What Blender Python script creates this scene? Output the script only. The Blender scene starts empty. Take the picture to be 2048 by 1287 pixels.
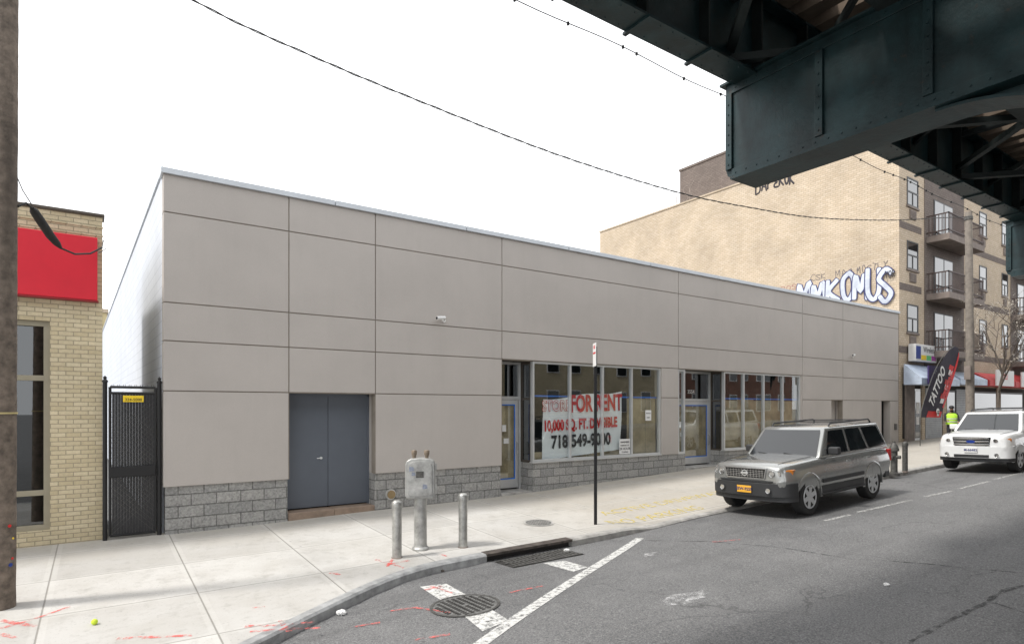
import bpy, bmesh, math, random
from mathutils import Vector, Matrix
random.seed(7)
sc=bpy.context.scene; COL=sc.collection; PI=math.pi
R_=math.radians
# ------------------------------------------------------------------ camera model
F=1210.; CZ=2.35; Y0=12.09
def ray(px,py):
    t=(px-1024)/F
    return (t*.8237+.567,-.567*t+.8237,(815-py)/F)
def onY(px,py,Y):
    r=ray(px,py); d=Y/r[1]; return Vector((r[0]*d,Y,CZ+r[2]*d))
def onX(px,py,X):
    r=ray(px,py); d=X/r[0]; return Vector((X,r[1]*d,CZ+r[2]*d))
def onG(px,py,fn):
    r=ray(px,py); d=10.
    for i in range(60):
        z=fn(r[0]*d,r[1]*d)-CZ; d=.5*d+.5*z/r[2]
    return Vector((r[0]*d,r[1]*d,fn(r[0]*d,r[1]*d)))
def FX(px): return onY(px,0,Y0).x
# ------------------------------------------------------------------ ground shape
def lerp(pts,x):
    if x<=pts[0][0]: return pts[0][1]
    for (a,b),(c,d) in zip(pts,pts[1:]):
        if x<=c: return b+(d-b)*(x-a)/(c-a)
    return pts[-1][1]
GP=[(-200,.1),(-5,.13),(1,.135),(3,.147),(4.7,.2),(8,.215),(14.7,.46),(28.6,.84),(31,.93),(36,1.0),(45,1.05),(200,1.3)]
KP=[(-200,4.6),(-1.6,4.6),(1.33,6.52),(2.61,7.35),(3.6,7.88),(4.4,7.95),(5.66,7.95),(8,8.02),(10,8.15),(200,8.15)]
def G(x): return sum(lerp(GP,x+o) for o in (-1,-.5,0,.5,1))/5
def YK(x): return sum(lerp(KP,x+o) for o in (-.5,-.25,0,.25,.5))/5
def ss(a,b,x):
    t=min(1,max(0,(x-a)/(b-a))); return t*t*(3-2*t)
def S(x,y):
    z=G(x)-.03*max(0,12.1-y)
    a=ss(8.0,9.0,x)*(1-ss(15.4,16.4,x))*(1-ss(8.2,9.4,y))
    return z-.085*a
def RD(x,y):
    k=YK(x); return G(x)-.03*(12.1-k)-.115+.045*min(max(k-y,0),4)
# ------------------------------------------------------------------ materials
def newmat(name):
    m=bpy.data.materials.new(name); m.use_nodes=True
    return m,m.node_tree,m.node_tree.nodes['Principled BSDF']
def N(nt,t,**k):
    n=nt.nodes.new(t)
    for a,b in k.items(): setattr(n,a,b)
    return n
def mixc(nt,fac,a,b,bt='MIX'):
    n=nt.nodes.new('ShaderNodeMix'); n.data_type='RGBA'; n.blend_type=bt
    for i,v in ((0,fac),(6,a),(7,b)):
        if isinstance(v,bpy.types.NodeSocket): nt.links.new(v,n.inputs[i])
        elif i==0: n.inputs[0].default_value=v
        else: n.inputs[i].default_value=(*v[:3],1)
    return n.outputs[2]
def noise(nt,vec,scale,detail=4,rough=.6):
    n=N(nt,'ShaderNodeTexNoise'); n.inputs['Scale'].default_value=scale
    n.inputs['Detail'].default_value=detail; n.inputs['Roughness'].default_value=rough
    if vec: nt.links.new(vec,n.inputs['Vector'])
    return n.outputs['Fac']
def rng(nt,v,a,b,c=0.,d=1.):
    n=N(nt,'ShaderNodeMapRange'); nt.links.new(v,n.inputs[0])
    for i,q in zip((1,2,3,4),(a,b,c,d)): n.inputs[i].default_value=q
    return n.outputs[0]
def math_(nt,op,a,b=None):
    n=N(nt,'ShaderNodeMath',operation=op)
    for i,v in enumerate((a,b)):
        if v is None: continue
        if isinstance(v,bpy.types.NodeSocket): nt.links.new(v,n.inputs[i])
        else: n.inputs[i].default_value=v
    return n.outputs[0]
def scalec(nt,c,f):
    v=N(nt,'ShaderNodeVectorMath',operation='SCALE'); nt.links.new(c,v.inputs[0]); nt.links.new(f,v.inputs['Scale']); return v.outputs[0]
def dobump(nt,bs,h,st=.3,dist=.01):
    b=N(nt,'ShaderNodeBump'); b.inputs['Strength'].default_value=st; b.inputs['Distance'].default_value=dist
    nt.links.new(h,b.inputs['Height']); nt.links.new(b.outputs[0],bs.inputs['Normal'])
def mapped(nt,tc,s):
    mp=N(nt,'ShaderNodeMapping'); mp.inputs['Scale'].default_value=s; nt.links.new(tc,mp.inputs[0]); return mp.outputs[0]
def mat(name,col,rough=.6,metal=0,var=.15,sca=3.,bump=0.,bsc=60.,coat=0,stain=0.,streak=0.,rust=0.):
    m,nt,bs=newmat(name)
    tc=N(nt,'ShaderNodeTexCoord').outputs['Object']
    f=rng(nt,noise(nt,tc,sca),.3,.7)
    a=tuple(c*(1-var) for c in col); b=tuple(min(1,c*(1+var)) for c in col)
    c=mixc(nt,f,a,b)
    if stain:
        g=rng(nt,noise(nt,mapped(nt,tc,(1.2,1.2,.12)),2.2,6),.52,.75,0,stain)
        c=mixc(nt,g,c,tuple(q*.45 for q in col))
    if rust:
        g=rng(nt,noise(nt,tc,5.5,8,.75),.60,.70,0,rust); c=mixc(nt,g,c,(.055,.03,.018))
    if streak:
        g=rng(nt,noise(nt,mapped(nt,tc,(2.5,2.5,.3)),1.6,6,.65),.5,.8,0,streak)
        c=mixc(nt,g,c,tuple(q*.75 for q in col))
        g=rng(nt,noise(nt,tc,120,3,.6),.35,.65,.94,1.05); c=scalec(nt,c,g)
    nt.links.new(c,bs.inputs['Base Color'])
    bs.inputs['Roughness'].default_value=rough; bs.inputs['Metallic'].default_value=metal
    if coat: bs.inputs['Coat Weight'].default_value=coat; bs.inputs['Coat Roughness'].default_value=.05
    if bump: dobump(nt,bs,noise(nt,tc,bsc,5),bump)
    return m
def brick(name,c1,c2,mor,bw,rh,ms,bump=.4,grain=0.,dist=.01,soil=.15):
    m,nt,bs=newmat(name)
    tc=N(nt,'ShaderNodeTexCoord').outputs['Object']
    sp=N(nt,'ShaderNodeSeparateXYZ'); nt.links.new(tc,sp.inputs[0])
    u=math_(nt,'ADD',sp.outputs[0],sp.outputs[1])
    cb=N(nt,'ShaderNodeCombineXYZ'); nt.links.new(u,cb.inputs[0]); nt.links.new(sp.outputs[2],cb.inputs[1])
    b=N(nt,'ShaderNodeTexBrick'); nt.links.new(cb.outputs[0],b.inputs['Vector'])
    b.inputs['Color1'].default_value=(*c1,1); b.inputs['Color2'].default_value=(*c2,1); b.inputs['Mortar'].default_value=(*mor,1)
    b.inputs['Scale'].default_value=1; b.inputs['Mortar Size'].default_value=ms; b.inputs['Mortar Smooth'].default_value=.2
    b.inputs['Brick Width'].default_value=bw; b.inputs['Row Height'].default_value=rh; b.inputs['Bias'].default_value=0
    n1=rng(nt,noise(nt,tc,.7,5),.3,.7,1-soil,1+soil*.6)
    out=scalec(nt,b.outputs[0],n1)
    h=math_(nt,'SUBTRACT',1.,b.outputs['Fac'])
    if grain:
        g=noise(nt,tc,28,6,.7); gg=rng(nt,g,.3,.7,1-grain,1+grain); out=scalec(nt,out,gg)
        h=math_(nt,'ADD',h,math_(nt,'MULTIPLY',g,1.6))
    nt.links.new(out,bs.inputs['Base Color']); bs.inputs['Roughness'].default_value=.85
    dobump(nt,bs,h,bump,dist)
    return m
def worn(name,col,lo=.45,hi=.6,sca=14,rough=.7,amax=1.):
    m,nt,bs=newmat(name)
    tc=N(nt,'ShaderNodeTexCoord').outputs['Object']
    f=rng(nt,noise(nt,tc,sca,8,.75),lo,hi,0,amax)
    bs.inputs['Base Color'].default_value=(*col,1); bs.inputs['Roughness'].default_value=rough
    nt.links.new(f,bs.inputs['Alpha'])
    return m
def glassmat(name,tint,fac,rough=.01):
    m,nt,bs=newmat(name); nt.nodes.remove(bs)
    o=nt.nodes['Material Output']
    t=N(nt,'ShaderNodeBsdfTransparent'); t.inputs[0].default_value=(*tint,1)
    g=N(nt,'ShaderNodeBsdfGlossy'); g.inputs['Roughness'].default_value=rough; g.inputs[0].default_value=(.9,.93,.95,1)
    lw=N(nt,'ShaderNodeLayerWeight'); lw.inputs[0].default_value=.5
    f=math_(nt,'POWER',lw.outputs['Facing'],4.)
    f=rng(nt,f,0,1,fac,1)
    mx=N(nt,'ShaderNodeMixShader'); nt.links.new(f,mx.inputs[0]); nt.links.new(t.outputs[0],mx.inputs[1]); nt.links.new(g.outputs[0],mx.inputs[2])
    nt.links.new(mx.outputs[0],o.inputs[0]); return m
def walkmat():
    m,nt,bs=newmat('concrete_flags')
    tc=N(nt,'ShaderNodeTexCoord').outputs['Object']
    sp=N(nt,'ShaderNodeSeparateXYZ'); nt.links.new(tc,sp.inputs[0])
    u=math_(nt,'DIVIDE',math_(nt,'ADD',sp.outputs[0],.5+156),1.56); v=math_(nt,'DIVIDE',math_(nt,'ADD',sp.outputs[1],151.1),1.52)
    def line(q): return math_(nt,'ABSOLUTE',math_(nt,'SUBTRACT',math_(nt,'FRACT',q),.5))
    e=math_(nt,'MAXIMUM',line(u),line(v))
    ln=rng(nt,e,.4925,.4960)
    brd=rng(nt,e,.452,.458)
    cb=N(nt,'ShaderNodeCombineXYZ'); nt.links.new(math_(nt,'FLOOR',u),cb.inputs[0]); nt.links.new(math_(nt,'FLOOR',v),cb.inputs[1])
    wn=N(nt,'ShaderNodeTexWhiteNoise'); nt.links.new(cb.outputs[0],wn.inputs['Vector'])
    base=mixc(nt,wn.outputs['Value'],(.44,.43,.41),(.56,.55,.525))
    n1=rng(nt,noise(nt,tc,1.1,7,.65),.35,.7,0,.65); base=mixc(nt,n1,base,(.385,.365,.33))
    ag=rng(nt,sp.outputs[0],6.5,9.0,0,.55); base=mixc(nt,ag,base,(.38,.34,.28))
    fw=rng(nt,sp.outputs[1],10.7,11.9,0,.5); base=mixc(nt,fw,base,(.32,.29,.24))
    n4=rng(nt,noise(nt,tc,4.5,8,.7),.52,.72,0,.5); base=mixc(nt,n4,base,(.27,.255,.23))
    sp2=rng(nt,noise(nt,tc,38,3,.6),.60,.72,0,.5); base=mixc(nt,sp2,base,(.22,.21,.19))
    vo=N(nt,'ShaderNodeTexVoronoi'); vo.inputs['Scale'].default_value=2.1; nt.links.new(tc,vo.inputs['Vector'])
    gum=rng(nt,vo.outputs['Distance'],.03,.05,.5,0); base=mixc(nt,gum,base,(.12,.12,.12))
    base=mixc(nt,math_(nt,'MULTIPLY',brd,.18),base,(.62,.61,.58))
    base=mixc(nt,math_(nt,'MULTIPLY',ln,.65),base,(.15,.14,.12))
    nt.links.new(base,bs.inputs['Base Color']); bs.inputs['Roughness'].default_value=.85
    h=math_(nt,'SUBTRACT',math_(nt,'MULTIPLY',noise(nt,tc,90,4),.4),ln); dobump(nt,bs,h,.4,.006)
    return m
def asphalt():
    m,nt,bs=newmat('asphalt')
    tc=N(nt,'ShaderNodeTexCoord').outputs['Object']
    n1=rng(nt,noise(nt,tc,.55,6,.6),.3,.7); base=mixc(nt,n1,(.085,.086,.089),(.145,.145,.148))
    n2=rng(nt,noise(nt,tc,60,2,.6),.42,.72); base=mixc(nt,n2,base,(.27,.27,.265))
    n3=rng(nt,noise(nt,tc,26,3,.6),.52,.72,0,.6); base=mixc(nt,n3,base,(.045,.045,.046))
    n5=rng(nt,noise(nt,mapped(nt,tc,(.12,1.3,1)),1.5,5,.6),.5,.75,0,.45); base=mixc(nt,n5,base,(.05,.05,.052))
    n6=rng(nt,noise(nt,tc,2.2,7,.7),.55,.75,0,.35); base=mixc(nt,n6,base,(.23,.23,.225))
    wv=N(nt,'ShaderNodeTexNoise'); wv.inputs['Scale'].default_value=1.5; wv.inputs['Detail'].default_value=6; nt.links.new(tc,wv.inputs['Vector'])
    vv=N(nt,'ShaderNodeVectorMath',operation='MULTIPLY_ADD'); nt.links.new(wv.outputs['Color'],vv.inputs[0]); vv.inputs[1].default_value=(.9,.9,.9); nt.links.new(tc,vv.inputs[2])
    vo=N(nt,'ShaderNodeTexVoronoi',feature='DISTANCE_TO_EDGE'); vo.inputs['Scale'].default_value=.38; nt.links.new(vv.outputs[0],vo.inputs['Vector'])
    ck=rng(nt,vo.outputs['Distance'],.002,.008,.5,0)
    mk=rng(nt,noise(nt,tc,.35,2),.45,.58); ck=math_(nt,'MULTIPLY',ck,mk)
    base=mixc(nt,ck,base,(.035,.035,.035))
    nt.links.new(base,bs.inputs['Base Color']); nt.links.new(rng(nt,n1,0,1,.65,.85),bs.inputs['Roughness'])
    dobump(nt,bs,noise(nt,tc,80,3),.6,.008)
    return m
m_walk=walkmat(); m_road=asphalt()
m_kerb=mat('kerb_stone',(.36,.35,.33),.7,0,.3,5,.4,40)
m_kerbsteel=mat('worn_kerb_face',(.34,.345,.345),.6,.1,.35,6,.4,30)
m_stucco=mat('grey_beige_stucco',(.45,.417,.388),.9,0,.045,.8,.35,160,streak=.15)
m_groove=mat('stucco_groove',(.25,.22,.185),.9)
m_stone=brick('split_face_block',(.31,.31,.30),(.43,.42,.40),(.18,.18,.17),.41,.205,.010,.9,.4,.03)
m_whiteblk=brick('white_painted_block',(.56,.59,.65),(.59,.62,.68),(.47,.50,.56),.41,.205,.01,.4,0,soil=.06)
m_cream=brick('cream_brick',(.53,.445,.285),(.63,.545,.375),(.33,.285,.2),.20,.072,.007,.5,.10)
m_tan=brick('tan_brick',(.49,.395,.285),(.56,.465,.355),(.36,.295,.22),.24,.1,.010,.3,.06,soil=.16)
m_brown=brick('brown_brick',(.15,.12,.105),(.19,.155,.135),(.11,.09,.08),.24,.105,.012,.4)
m_red=brick('red_brick',(.2,.08,.05),(.27,.11,.07),(.2,.17,.14),.24,.09,.012,.4)
m_coping=mat('coping_metal',(.5,.53,.56),.4,.4,.05)
m_alu=mat('aluminium_frame',(.62,.63,.63),.35,.5,.05)
m_rim=mat('alloy_rim',(.52,.53,.54),.35,.2,.08,9)
m_bronze=mat('khaki_metal_frame',(.3,.27,.2),.5,.3,.08)
m_bronzed=mat('dark_bronze_frame',(.09,.075,.06),.45,.3,.08)
m_steel=mat('stainless_steel',(.42,.42,.40),.36,.6,.3,9,.15,50,streak=.7)
m_cast=mat('painted_cast_aluminium',(.40,.40,.385),.42,.4,.35,7,.35,60,streak=.8)
m_door=mat('blue_grey_door_paint',(.105,.12,.145),.5,0,.06,1.5)
m_redsign=mat('red_sign_panel',(.62,.012,.03),.4,0,.04)
m_black=mat('black_paint',(.012,.012,.013),.45,.2,.2)
m_blackrub=mat('rubber',(.02,.02,.02),.8,0,.2)
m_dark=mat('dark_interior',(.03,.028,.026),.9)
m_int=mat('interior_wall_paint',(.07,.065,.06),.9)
m_paper=mat('brown_paper',(.40,.32,.20),.85,0,.3,2.5,.4,9)
m_tape=mat('blue_masking_tape',(.02,.16,.6),.7)
m_white=mat('white_paint',(.72,.72,.71),.6,0,.05)
m_banner=mat('white_banner_vinyl',(.90,.91,.92),.5,0,.04,4)
m_redtxt=mat('red_lettering',(.6,.02,.02),.6)
m_blktxt=mat('black_lettering',(.015,.015,.02),.6)
m_glass=glassmat('shop_glass',(.84,.88,.88),.15)
m_dglass=glassmat('dark_glass',(.22,.24,.25),.13)
m_el=mat('dark_green_steel',(.010,.030,.034),.45,.15,.5,2.2,.3,18,stain=.85,rust=.6)
m_elin=mat('grimy_steel',(.018,.026,.026),.7,.2,.35,3,.3,20,rust=.5)
m_tie=mat('sleeper_wood',(.12,.09,.065),.9,0,.3,4)
m_wood=mat('weathered_pole_wood',(.155,.125,.10),.9,0,.45,9,.9,40,stain=.95)
m_line=worn('worn_white_road_paint',(.66,.66,.64),.36,.52,16,.7,.9)
m_faint=worn('faded_white_road_paint',(.6,.6,.58),.40,.58,14,.7,.75)
m_yel=worn('worn_yellow_paint',(.70,.55,.10),.36,.56,14,.7,.75)
m_pink=worn('red_spray_paint',(.8,.14,.12),.44,.66,12)
m_powder=worn('white_powder',(.75,.75,.75),.45,.75,9)
m_crack=worn('crack_sealer',(.05,.05,.05),.42,.62,8)
m_iron=mat('cast_iron',(.10,.098,.092),.6,.4,.4,20,.4,80)
m_rust=mat('rusty_steel',(.095,.08,.07),.65,.3,.5,8,.5,40)
m_silver=mat('silver_car_paint',(.33,.335,.325),.24,.6,.03,1,coat=1)
m_wcar=mat('white_car_paint',(.76,.77,.77),.3,0,.02,1,coat=1)
m_plast=mat('dark_grey_plastic',(.03,.031,.033),.55,0,.15)
m_chrome=mat('chrome',(.6,.6,.6),.15,1,.02)
m_carglass=mat('car_glass',(.012,.014,.016),.04,0,.02,coat=1)
m_lamp=mat('headlight_lens',(.5,.52,.54),.08,.4,.2,14,coat=1)
m_amber=mat('amber_lens',(.6,.2,.03),.2,0,.1,coat=1)
m_plate=mat('orange_yellow_plate',(.8,.42,.04),.5,0,.05)
m_navy=mat('navy_lettering',(.02,.03,.15),.5)
m_purp=mat('dark_purple_board',(.045,.025,.12),.5,0,.1)
m_blueo=mat('blue_enamel',(.01,.04,.25),.3,0,.1)
m_bark=mat('bark',(.14,.115,.095),.9,0,.3,12,.5,40)
m_bud=mat('pale_buds',(.5,.46,.4),.8)
m_skin=mat('skin',(.32,.18,.12),.6)
m_cloth=mat('dark_clothing',(.025,.025,.03),.9)
m_vest=mat('hi_vis_vest',(.5,.85,.06),.7)
m_refl=mat('reflective_strip',(.6,.6,.6),.4)
m_conc=mat('balcony_concrete',(.21,.175,.155),.85,0,.2,3,.3,40)
m_wframe=mat('window_frame_dark',(.06,.06,.06),.5)
m_awnw=mat('white_blue_awning',(.5,.58,.7),.6)
m_awnr=mat('red_awning',(.5,.04,.04),.6)
m_shutter=mat('grey_roller_shutter',(.3,.31,.32),.5,.4,.15)
m_yellow=mat('yellow_sign',(.85,.6,.02),.5)
m_green=mat('green_patch',(.1,.5,.15),.5); m_purple=mat('purple_patch',(.35,.03,.3),.5)
m_roof=mat('roof_membrane',(.25,.25,.25),.9)
m_ball=mat('yellow_green_ball',(.55,.7,.05),.8)
m_copp=mat('brown_cap',(.24,.19,.14),.6)
m_rail=mat('railing_brown',(.075,.05,.045),.6)
# ------------------------------------------------------------------ mesh helpers
class MB:
    def __init__(s): s.bm=bmesh.new()
    def v(s,p): return s.bm.verts.new(p)
    def poly(s,pts):
        try: s.bm.faces.new([s.v(p) for p in pts])
        except Exception: pass
        return s
    def hexa(s,b,t):
        b=[s.v(p) for p in b]; t=[s.v(p) for p in t]; n=len(b)
        s.bm.faces.new(b[::-1]); s.bm.faces.new(t)
        for i in range(n): s.bm.faces.new((b[i],b[(i+1)%n],t[(i+1)%n],t[i]))
        return s
    def box(s,x0,x1,y0,y1,z0,z1):
        return s.hexa([(x0,y0,z0),(x1,y0,z0),(x1,y1,z0),(x0,y1,z0)],[(x0,y0,z1),(x1,y0,z1),(x1,y1,z1),(x0,y1,z1)])
    def prism(s,pts,a,b,axis='y'):
        f={'y':lambda p,h:(p[0],h,p[1]),'x':lambda p,h:(h,p[0],p[1]),'z':lambda p,h:(p[0],p[1],h)}[axis]
        return s.hexa([f(p,a) for p in pts],[f(p,b) for p in pts])
    def loft(s,rings,caps=True,closed=True):
        R=[[s.v(p) for p in r] for r in rings]; n=len(R[0])
        for a,b in zip(R,R[1:]):
            for i in range(n if closed else n-1):
                s.bm.faces.new((a[i],a[(i+1)%n],b[(i+1)%n],b[i]))
        if caps: s.bm.faces.new(R[0][::-1]); s.bm.faces.new(R[-1])
        return s
    def cyl(s,p0,p1,r0,r1=None,n=12):
        r1=r0 if r1 is None else r1
        p0=Vector(p0);p1=Vector(p1);d=(p1-p0).normalized()
        u=d.orthogonal().normalized(); w=d.cross(u)
        rr=[[p+ (u*math.cos(2*PI*i/n)+w*math.sin(2*PI*i/n))*r for i in range(n)] for p,r in((p0,r0),(p1,r1))]
        return s.loft(rr)
    def tube(s,pts,r,n=6):
        pts=[Vector(p) for p in pts]; rings=[]; u=None
        for i,p in enumerate(pts):
            d=(pts[min(i+1,len(pts)-1)]-pts[max(i-1,0)]).normalized()
            if u is None: u=d.orthogonal().normalized()
            u=(u-d*u.dot(d)).normalized(); w=d.cross(u)
            rad=r[i] if isinstance(r,(list,tuple)) else r
            rings.append([p+(u*math.cos(2*PI*k/n)+w*math.sin(2*PI*k/n))*rad for k in range(n)])
        return s.loft(rings)
    def lathe(s,prof,c=(0,0,0),n=24,axis='z',caps=True):
        rings=[]
        for r,h in prof:
            ring=[]
            for i in range(n):
                a=2*PI*i/n; x,y=max(r,.0005)*math.cos(a),max(r,.0005)*math.sin(a)
                q={'z':(x,y,h),'y':(x,h,y),'x':(h,x,y)}[axis]
                ring.append((c[0]+q[0],c[1]+q[1],c[2]+q[2]))
            rings.append(ring)
        return s.loft(rings,caps)
    def build(s,name,m,parent=None,smooth=False,bevel=0,local=False,ang=40,recalc=True,seg=2):
        if recalc: bmesh.ops.recalc_face_normals(s.bm,faces=s.bm.faces)
        me=bpy.data.meshes.new(name); s.bm.to_mesh(me); s.bm.free()
        return fin(me,name,m,parent,smooth,bevel,local,ang,seg)
def fin(me,name,m,parent=None,smooth=False,bevel=0,local=False,ang=40,seg=2):
    for mm in (m if isinstance(m,(list,tuple)) else [m]): me.materials.append(mm)
    if smooth:
        for p in me.polygons: p.use_smooth=True
        me.set_sharp_from_angle(angle=R_(ang))
    o=bpy.data.objects.new(name,me); COL.objects.link(o)
    if parent:
        o.parent=parent
        if parent.type=='EMPTY' and not local: o.matrix_parent_inverse=Matrix.Translation(-parent.location)
    if bevel:
        b=o.modifiers.new('bevel','BEVEL'); b.width=bevel; b.segments=seg; b.limit_method='ANGLE'; b.angle_limit=R_(35)
    return o
def boxes(name,m,parent,L,**k):
    """each box a part of its own"""
    r=[]
    for b in L:
        q=MB(); q.box(*b); r.append(q.build(name,m,parent,**k))
    return r
def thing(name,label,cat,loc=(0,0,0),group=None,rot=(0,0,0)):
    o=bpy.data.objects.new(name,None); COL.objects.link(o); o.location=loc; o.rotation_euler=rot; o.empty_display_size=.2
    return tag(o,label,cat,group)
def tag(o,label,cat,group=None):
    o['label']=label; o['category']=cat
    if group: o['group']=group
    return o
def struct(o): o['kind']='structure'; return o
def copy_tree(o,parent=None):
    c=o.copy(); COL.objects.link(c)
    if parent: c.parent=parent
    for ch in list(o.children): copy_tree(ch,c)
    return c
WY=Matrix.Rotation(PI/2,4,'X')
WX=Matrix.Rotation(-PI/2,4,'Z')@Matrix.Rotation(PI/2,4,'X')
def text(name,body,size,m,loc,rot,parent=None,off=0,ext=.0015,sx=1,roll=0,local=False,shear=0,drape=None,align='CENTER',res=3):
    cu=bpy.data.curves.new('t','FONT'); cu.body=body; cu.size=size; cu.offset=off; cu.extrude=ext
    cu.align_x=align; cu.align_y='CENTER'; cu.resolution_u=res; cu.shear=shear
    ob=bpy.data.objects.new('t',cu); COL.objects.link(ob)
    bpy.context.view_layer.update()
    me=bpy.data.meshes.new_from_object(ob.evaluated_get(bpy.context.evaluated_depsgraph_get()))
    bpy.data.objects.remove(ob); bpy.data.curves.remove(cu); me.materials.clear()
    me.transform(Matrix.Translation(loc)@rot@Matrix.Rotation(roll,4,'Z')@Matrix.Diagonal((sx,1,1,1)))
    if drape:
        for v in me.vertices: v.co.z=drape(v.co.x,v.co.y)+.008
    return fin(me,name,m,parent,local=local)
def evalmesh(ob):
    bpy.context.view_layer.update()
    return bpy.data.meshes.new_from_object(ob.evaluated_get(bpy.context.evaluated_depsgraph_get()))
def cr(pts,n):
    out=[]
    for i in range(len(pts)-1):
        p0=pts[max(i-1,0)];p1=pts[i];p2=pts[i+1];p3=pts[min(i+2,len(pts)-1)]
        for k in range(n):
            t=k/n
            out.append(tuple(.5*(2*b+(c-a)*t+(2*a-5*b+4*c-d)*t*t+(3*b-a-3*c+d)*t**3) for a,b,c,d in zip(p0,p1,p2,p3)))
    out.append(tuple(pts[-1])); return out
# ------------------------------------------------------------------ ground
def axis(fine,coarse):
    a,b,st=fine; L=[]; x=a
    while x<=b+1e-6: L.append(round(x,4)); x+=st
    return sorted(set([c for c in coarse if c<a-.1 or c>b+.1]+L))
XS=axis((-4,46,.25),[-300,-150,-80,-40,-20,-12,-8,-6,50,55,60,70,80,100,150,250,400])
YS=axis((0,13.5,.25),[-300,-150,-80,-40,-20,-10,-5,-2,16,20,30,50,80,150,300])
mb=MB()
grid=[[mb.v((x,y,RD(x,y)-(.02 if y>YK(x)+.05 else 0))) for x in XS] for y in YS]
for j in range(len(YS)-1):
    for i in range(len(XS)-1): mb.bm.faces.new((grid[j][i],grid[j][i+1],grid[j+1][i+1],grid[j+1][i]))
struct(mb.build('road',m_road,smooth=True,ang=60))
SX=[x for x in XS if -80<=x<=100]; n=36; mb=MB(); rows=[]
for x in SX:
    a=YK(x)+.16; rows.append([mb.v((x,a+(13.3-a)*j/n,S(x,a+(13.3-a)*j/n))) for j in range(n+1)])
for A,B in zip(rows,rows[1:]):
    for j in range(n): mb.bm.faces.new((A[j],B[j],B[j+1],A[j+1]))
struct(mb.build('sidewalk',m_walk,smooth=True,ang=60))
def kerb(x0,x1,m,name):
    mb=MB(); rr=[]; xs=[x for x in SX if x0<=x<=x1]
    for x in xs:
        k=YK(x); t=S(x,k+.16)+.004; b=RD(x,k)-.06
        rr.append([(x,k,b),(x,k,t-.03),(x,k+.03,t-.002),(x,k+.17,t),(x,k+.17,b)])
    mb.loft(rr); struct(mb.build(name,m,smooth=True,ang=40))
kerb(-80,5.0,m_kerbsteel,'kerb'); kerb(6.75,100,m_kerb,'kerb')
dr=thing('storm_drain','dark metal storm drain inlet in the kerb with slotted iron grate in the gutter','drain',(5.9,8,RD(5.9,7.9)))
mb=MB()
xs=[5.0,5.25,5.5,5.75,6,6.25,6.5,6.75]; rr=[]
for x in xs:
    k=YK(x); t=S(x,k+.16)+.006; rr.append([(x,k-.01,t-.04),(x,k-.01,t),(x,k+.17,t+.005),(x,k+.17,t-.04)])
mb.loft(rr); mb.build('header_plate',m_rust,dr)
mb=MB(); mb.box(5.0,6.75,YK(5.8)+.12,YK(5.8)+.16,RD(5.9,7.9)-.06,S(5.9,8.1)-.03); mb.build('inlet_back',m_dark,dr)
mb=MB()
for i in range(17):
    x=5.18+i*.075; z=RD(x,7.6); mb.box(x,x+.04,7.38,7.84,z-.005,z+.014)
for y in (7.36,7.6,7.82): 
    mb.hexa([(5.1,y,RD(5.1,y)-.01),(6.45,y,RD(6.45,y)-.01),(6.45,y+.04,RD(6.45,y)-.01),(5.1,y+.04,RD(5.1,y)-.01)],[(5.1,y,RD(5.1,y)+.017),(6.45,y,RD(6.45,y)+.017),(6.45,y+.04,RD(6.45,y)+.017),(5.1,y+.04,RD(5.1,y)+.017)])
mb.build('grate',m_iron,dr)
mb=MB(); mb.poly([(5.08,7.34,RD(5.08,7.34)+.004),(6.47,7.34,RD(6.47,7.34)+.004),(6.47,7.86,RD(6.47,7.86)+.004),(5.08,7.86,RD(5.08,7.86)+.004)]); mb.build('pit',m_dark,dr)
def strip(name,pts,w,m,fn,off=.006,zig=0):
    P=[]
    for a,b in zip(pts,pts[1:]):
        a=Vector(a[:2]);b=Vector(b[:2]);k=max(1,int((b-a).length/.2))
        P+=[a.lerp(b,i/k) for i in range(k)]
    P.append(Vector(pts[-1][:2])); mb=MB(); rr=[]
    for i,p in enumerate(P):
        d=(P[min(i+1,len(P)-1)]-P[max(i-1,0)]).normalized(); q=Vector((-d.y,d.x))*w/2*(1+zig*random.uniform(-1,1))
        p=p+Vector((-d.y,d.x))*w*zig*random.uniform(-.4,.4)
        a,b=p+q,p-q; rr.append([mb.v((a.x,a.y,fn(a.x,a.y)+off)),mb.v((b.x,b.y,fn(b.x,b.y)+off))])
    for a,b in zip(rr,rr[1:]): mb.bm.faces.new((a[0],a[1],b[1],b[0]))
    return struct(mb.build(name,m))
def pxs(fn,*pp): return [onG(a,b,fn) for a,b in pp]
def quadmark(name,pp,m,fn,off=.006):
    c=[onG(a,b,fn) for a,b in pp]; mb=MB(); k=4; g=[]
    for i in range(k+1):
        row=[]
        for j in range(k+1):
            u,v=i/k,j/k; p=c[0]*(1-u)*(1-v)+c[1]*u*(1-v)+c[2]*u*v+c[3]*(1-u)*v
            row.append(mb.v((p.x,p.y,fn(p.x,p.y)+off)))
        g.append(row)
    for i in range(k):
        for j in range(k): mb.bm.faces.new((g[i][j],g[i+1][j],g[i+1][j+1],g[i][j+1]))
    struct(mb.build(name,m))
strip('road_marking',pxs(RD,(930,1310),(1280,1076)),.15,m_line,RD)
quadmark('road_marking',[(840,1173),(893,1167),(934,1190),(880,1199)],m_line,RD)
quadmark('road_marking',[(925,1229),(985,1220),(1018,1240),(965,1262)],m_line,RD)
quadmark('road_marking',[(1086,1126),(1130,1121),(1176,1134),(1146,1143)],m_line,RD)
for a,b in (((1650,1041),(1700,1029)),((1716,1024),(1822,1000)),((1850,993),(1905,981)),((1918,977),(1978,962)),((1990,958),(2048,944))):
    strip('road_marking',pxs(RD,a,b),.10,m_faint,RD)
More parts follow.
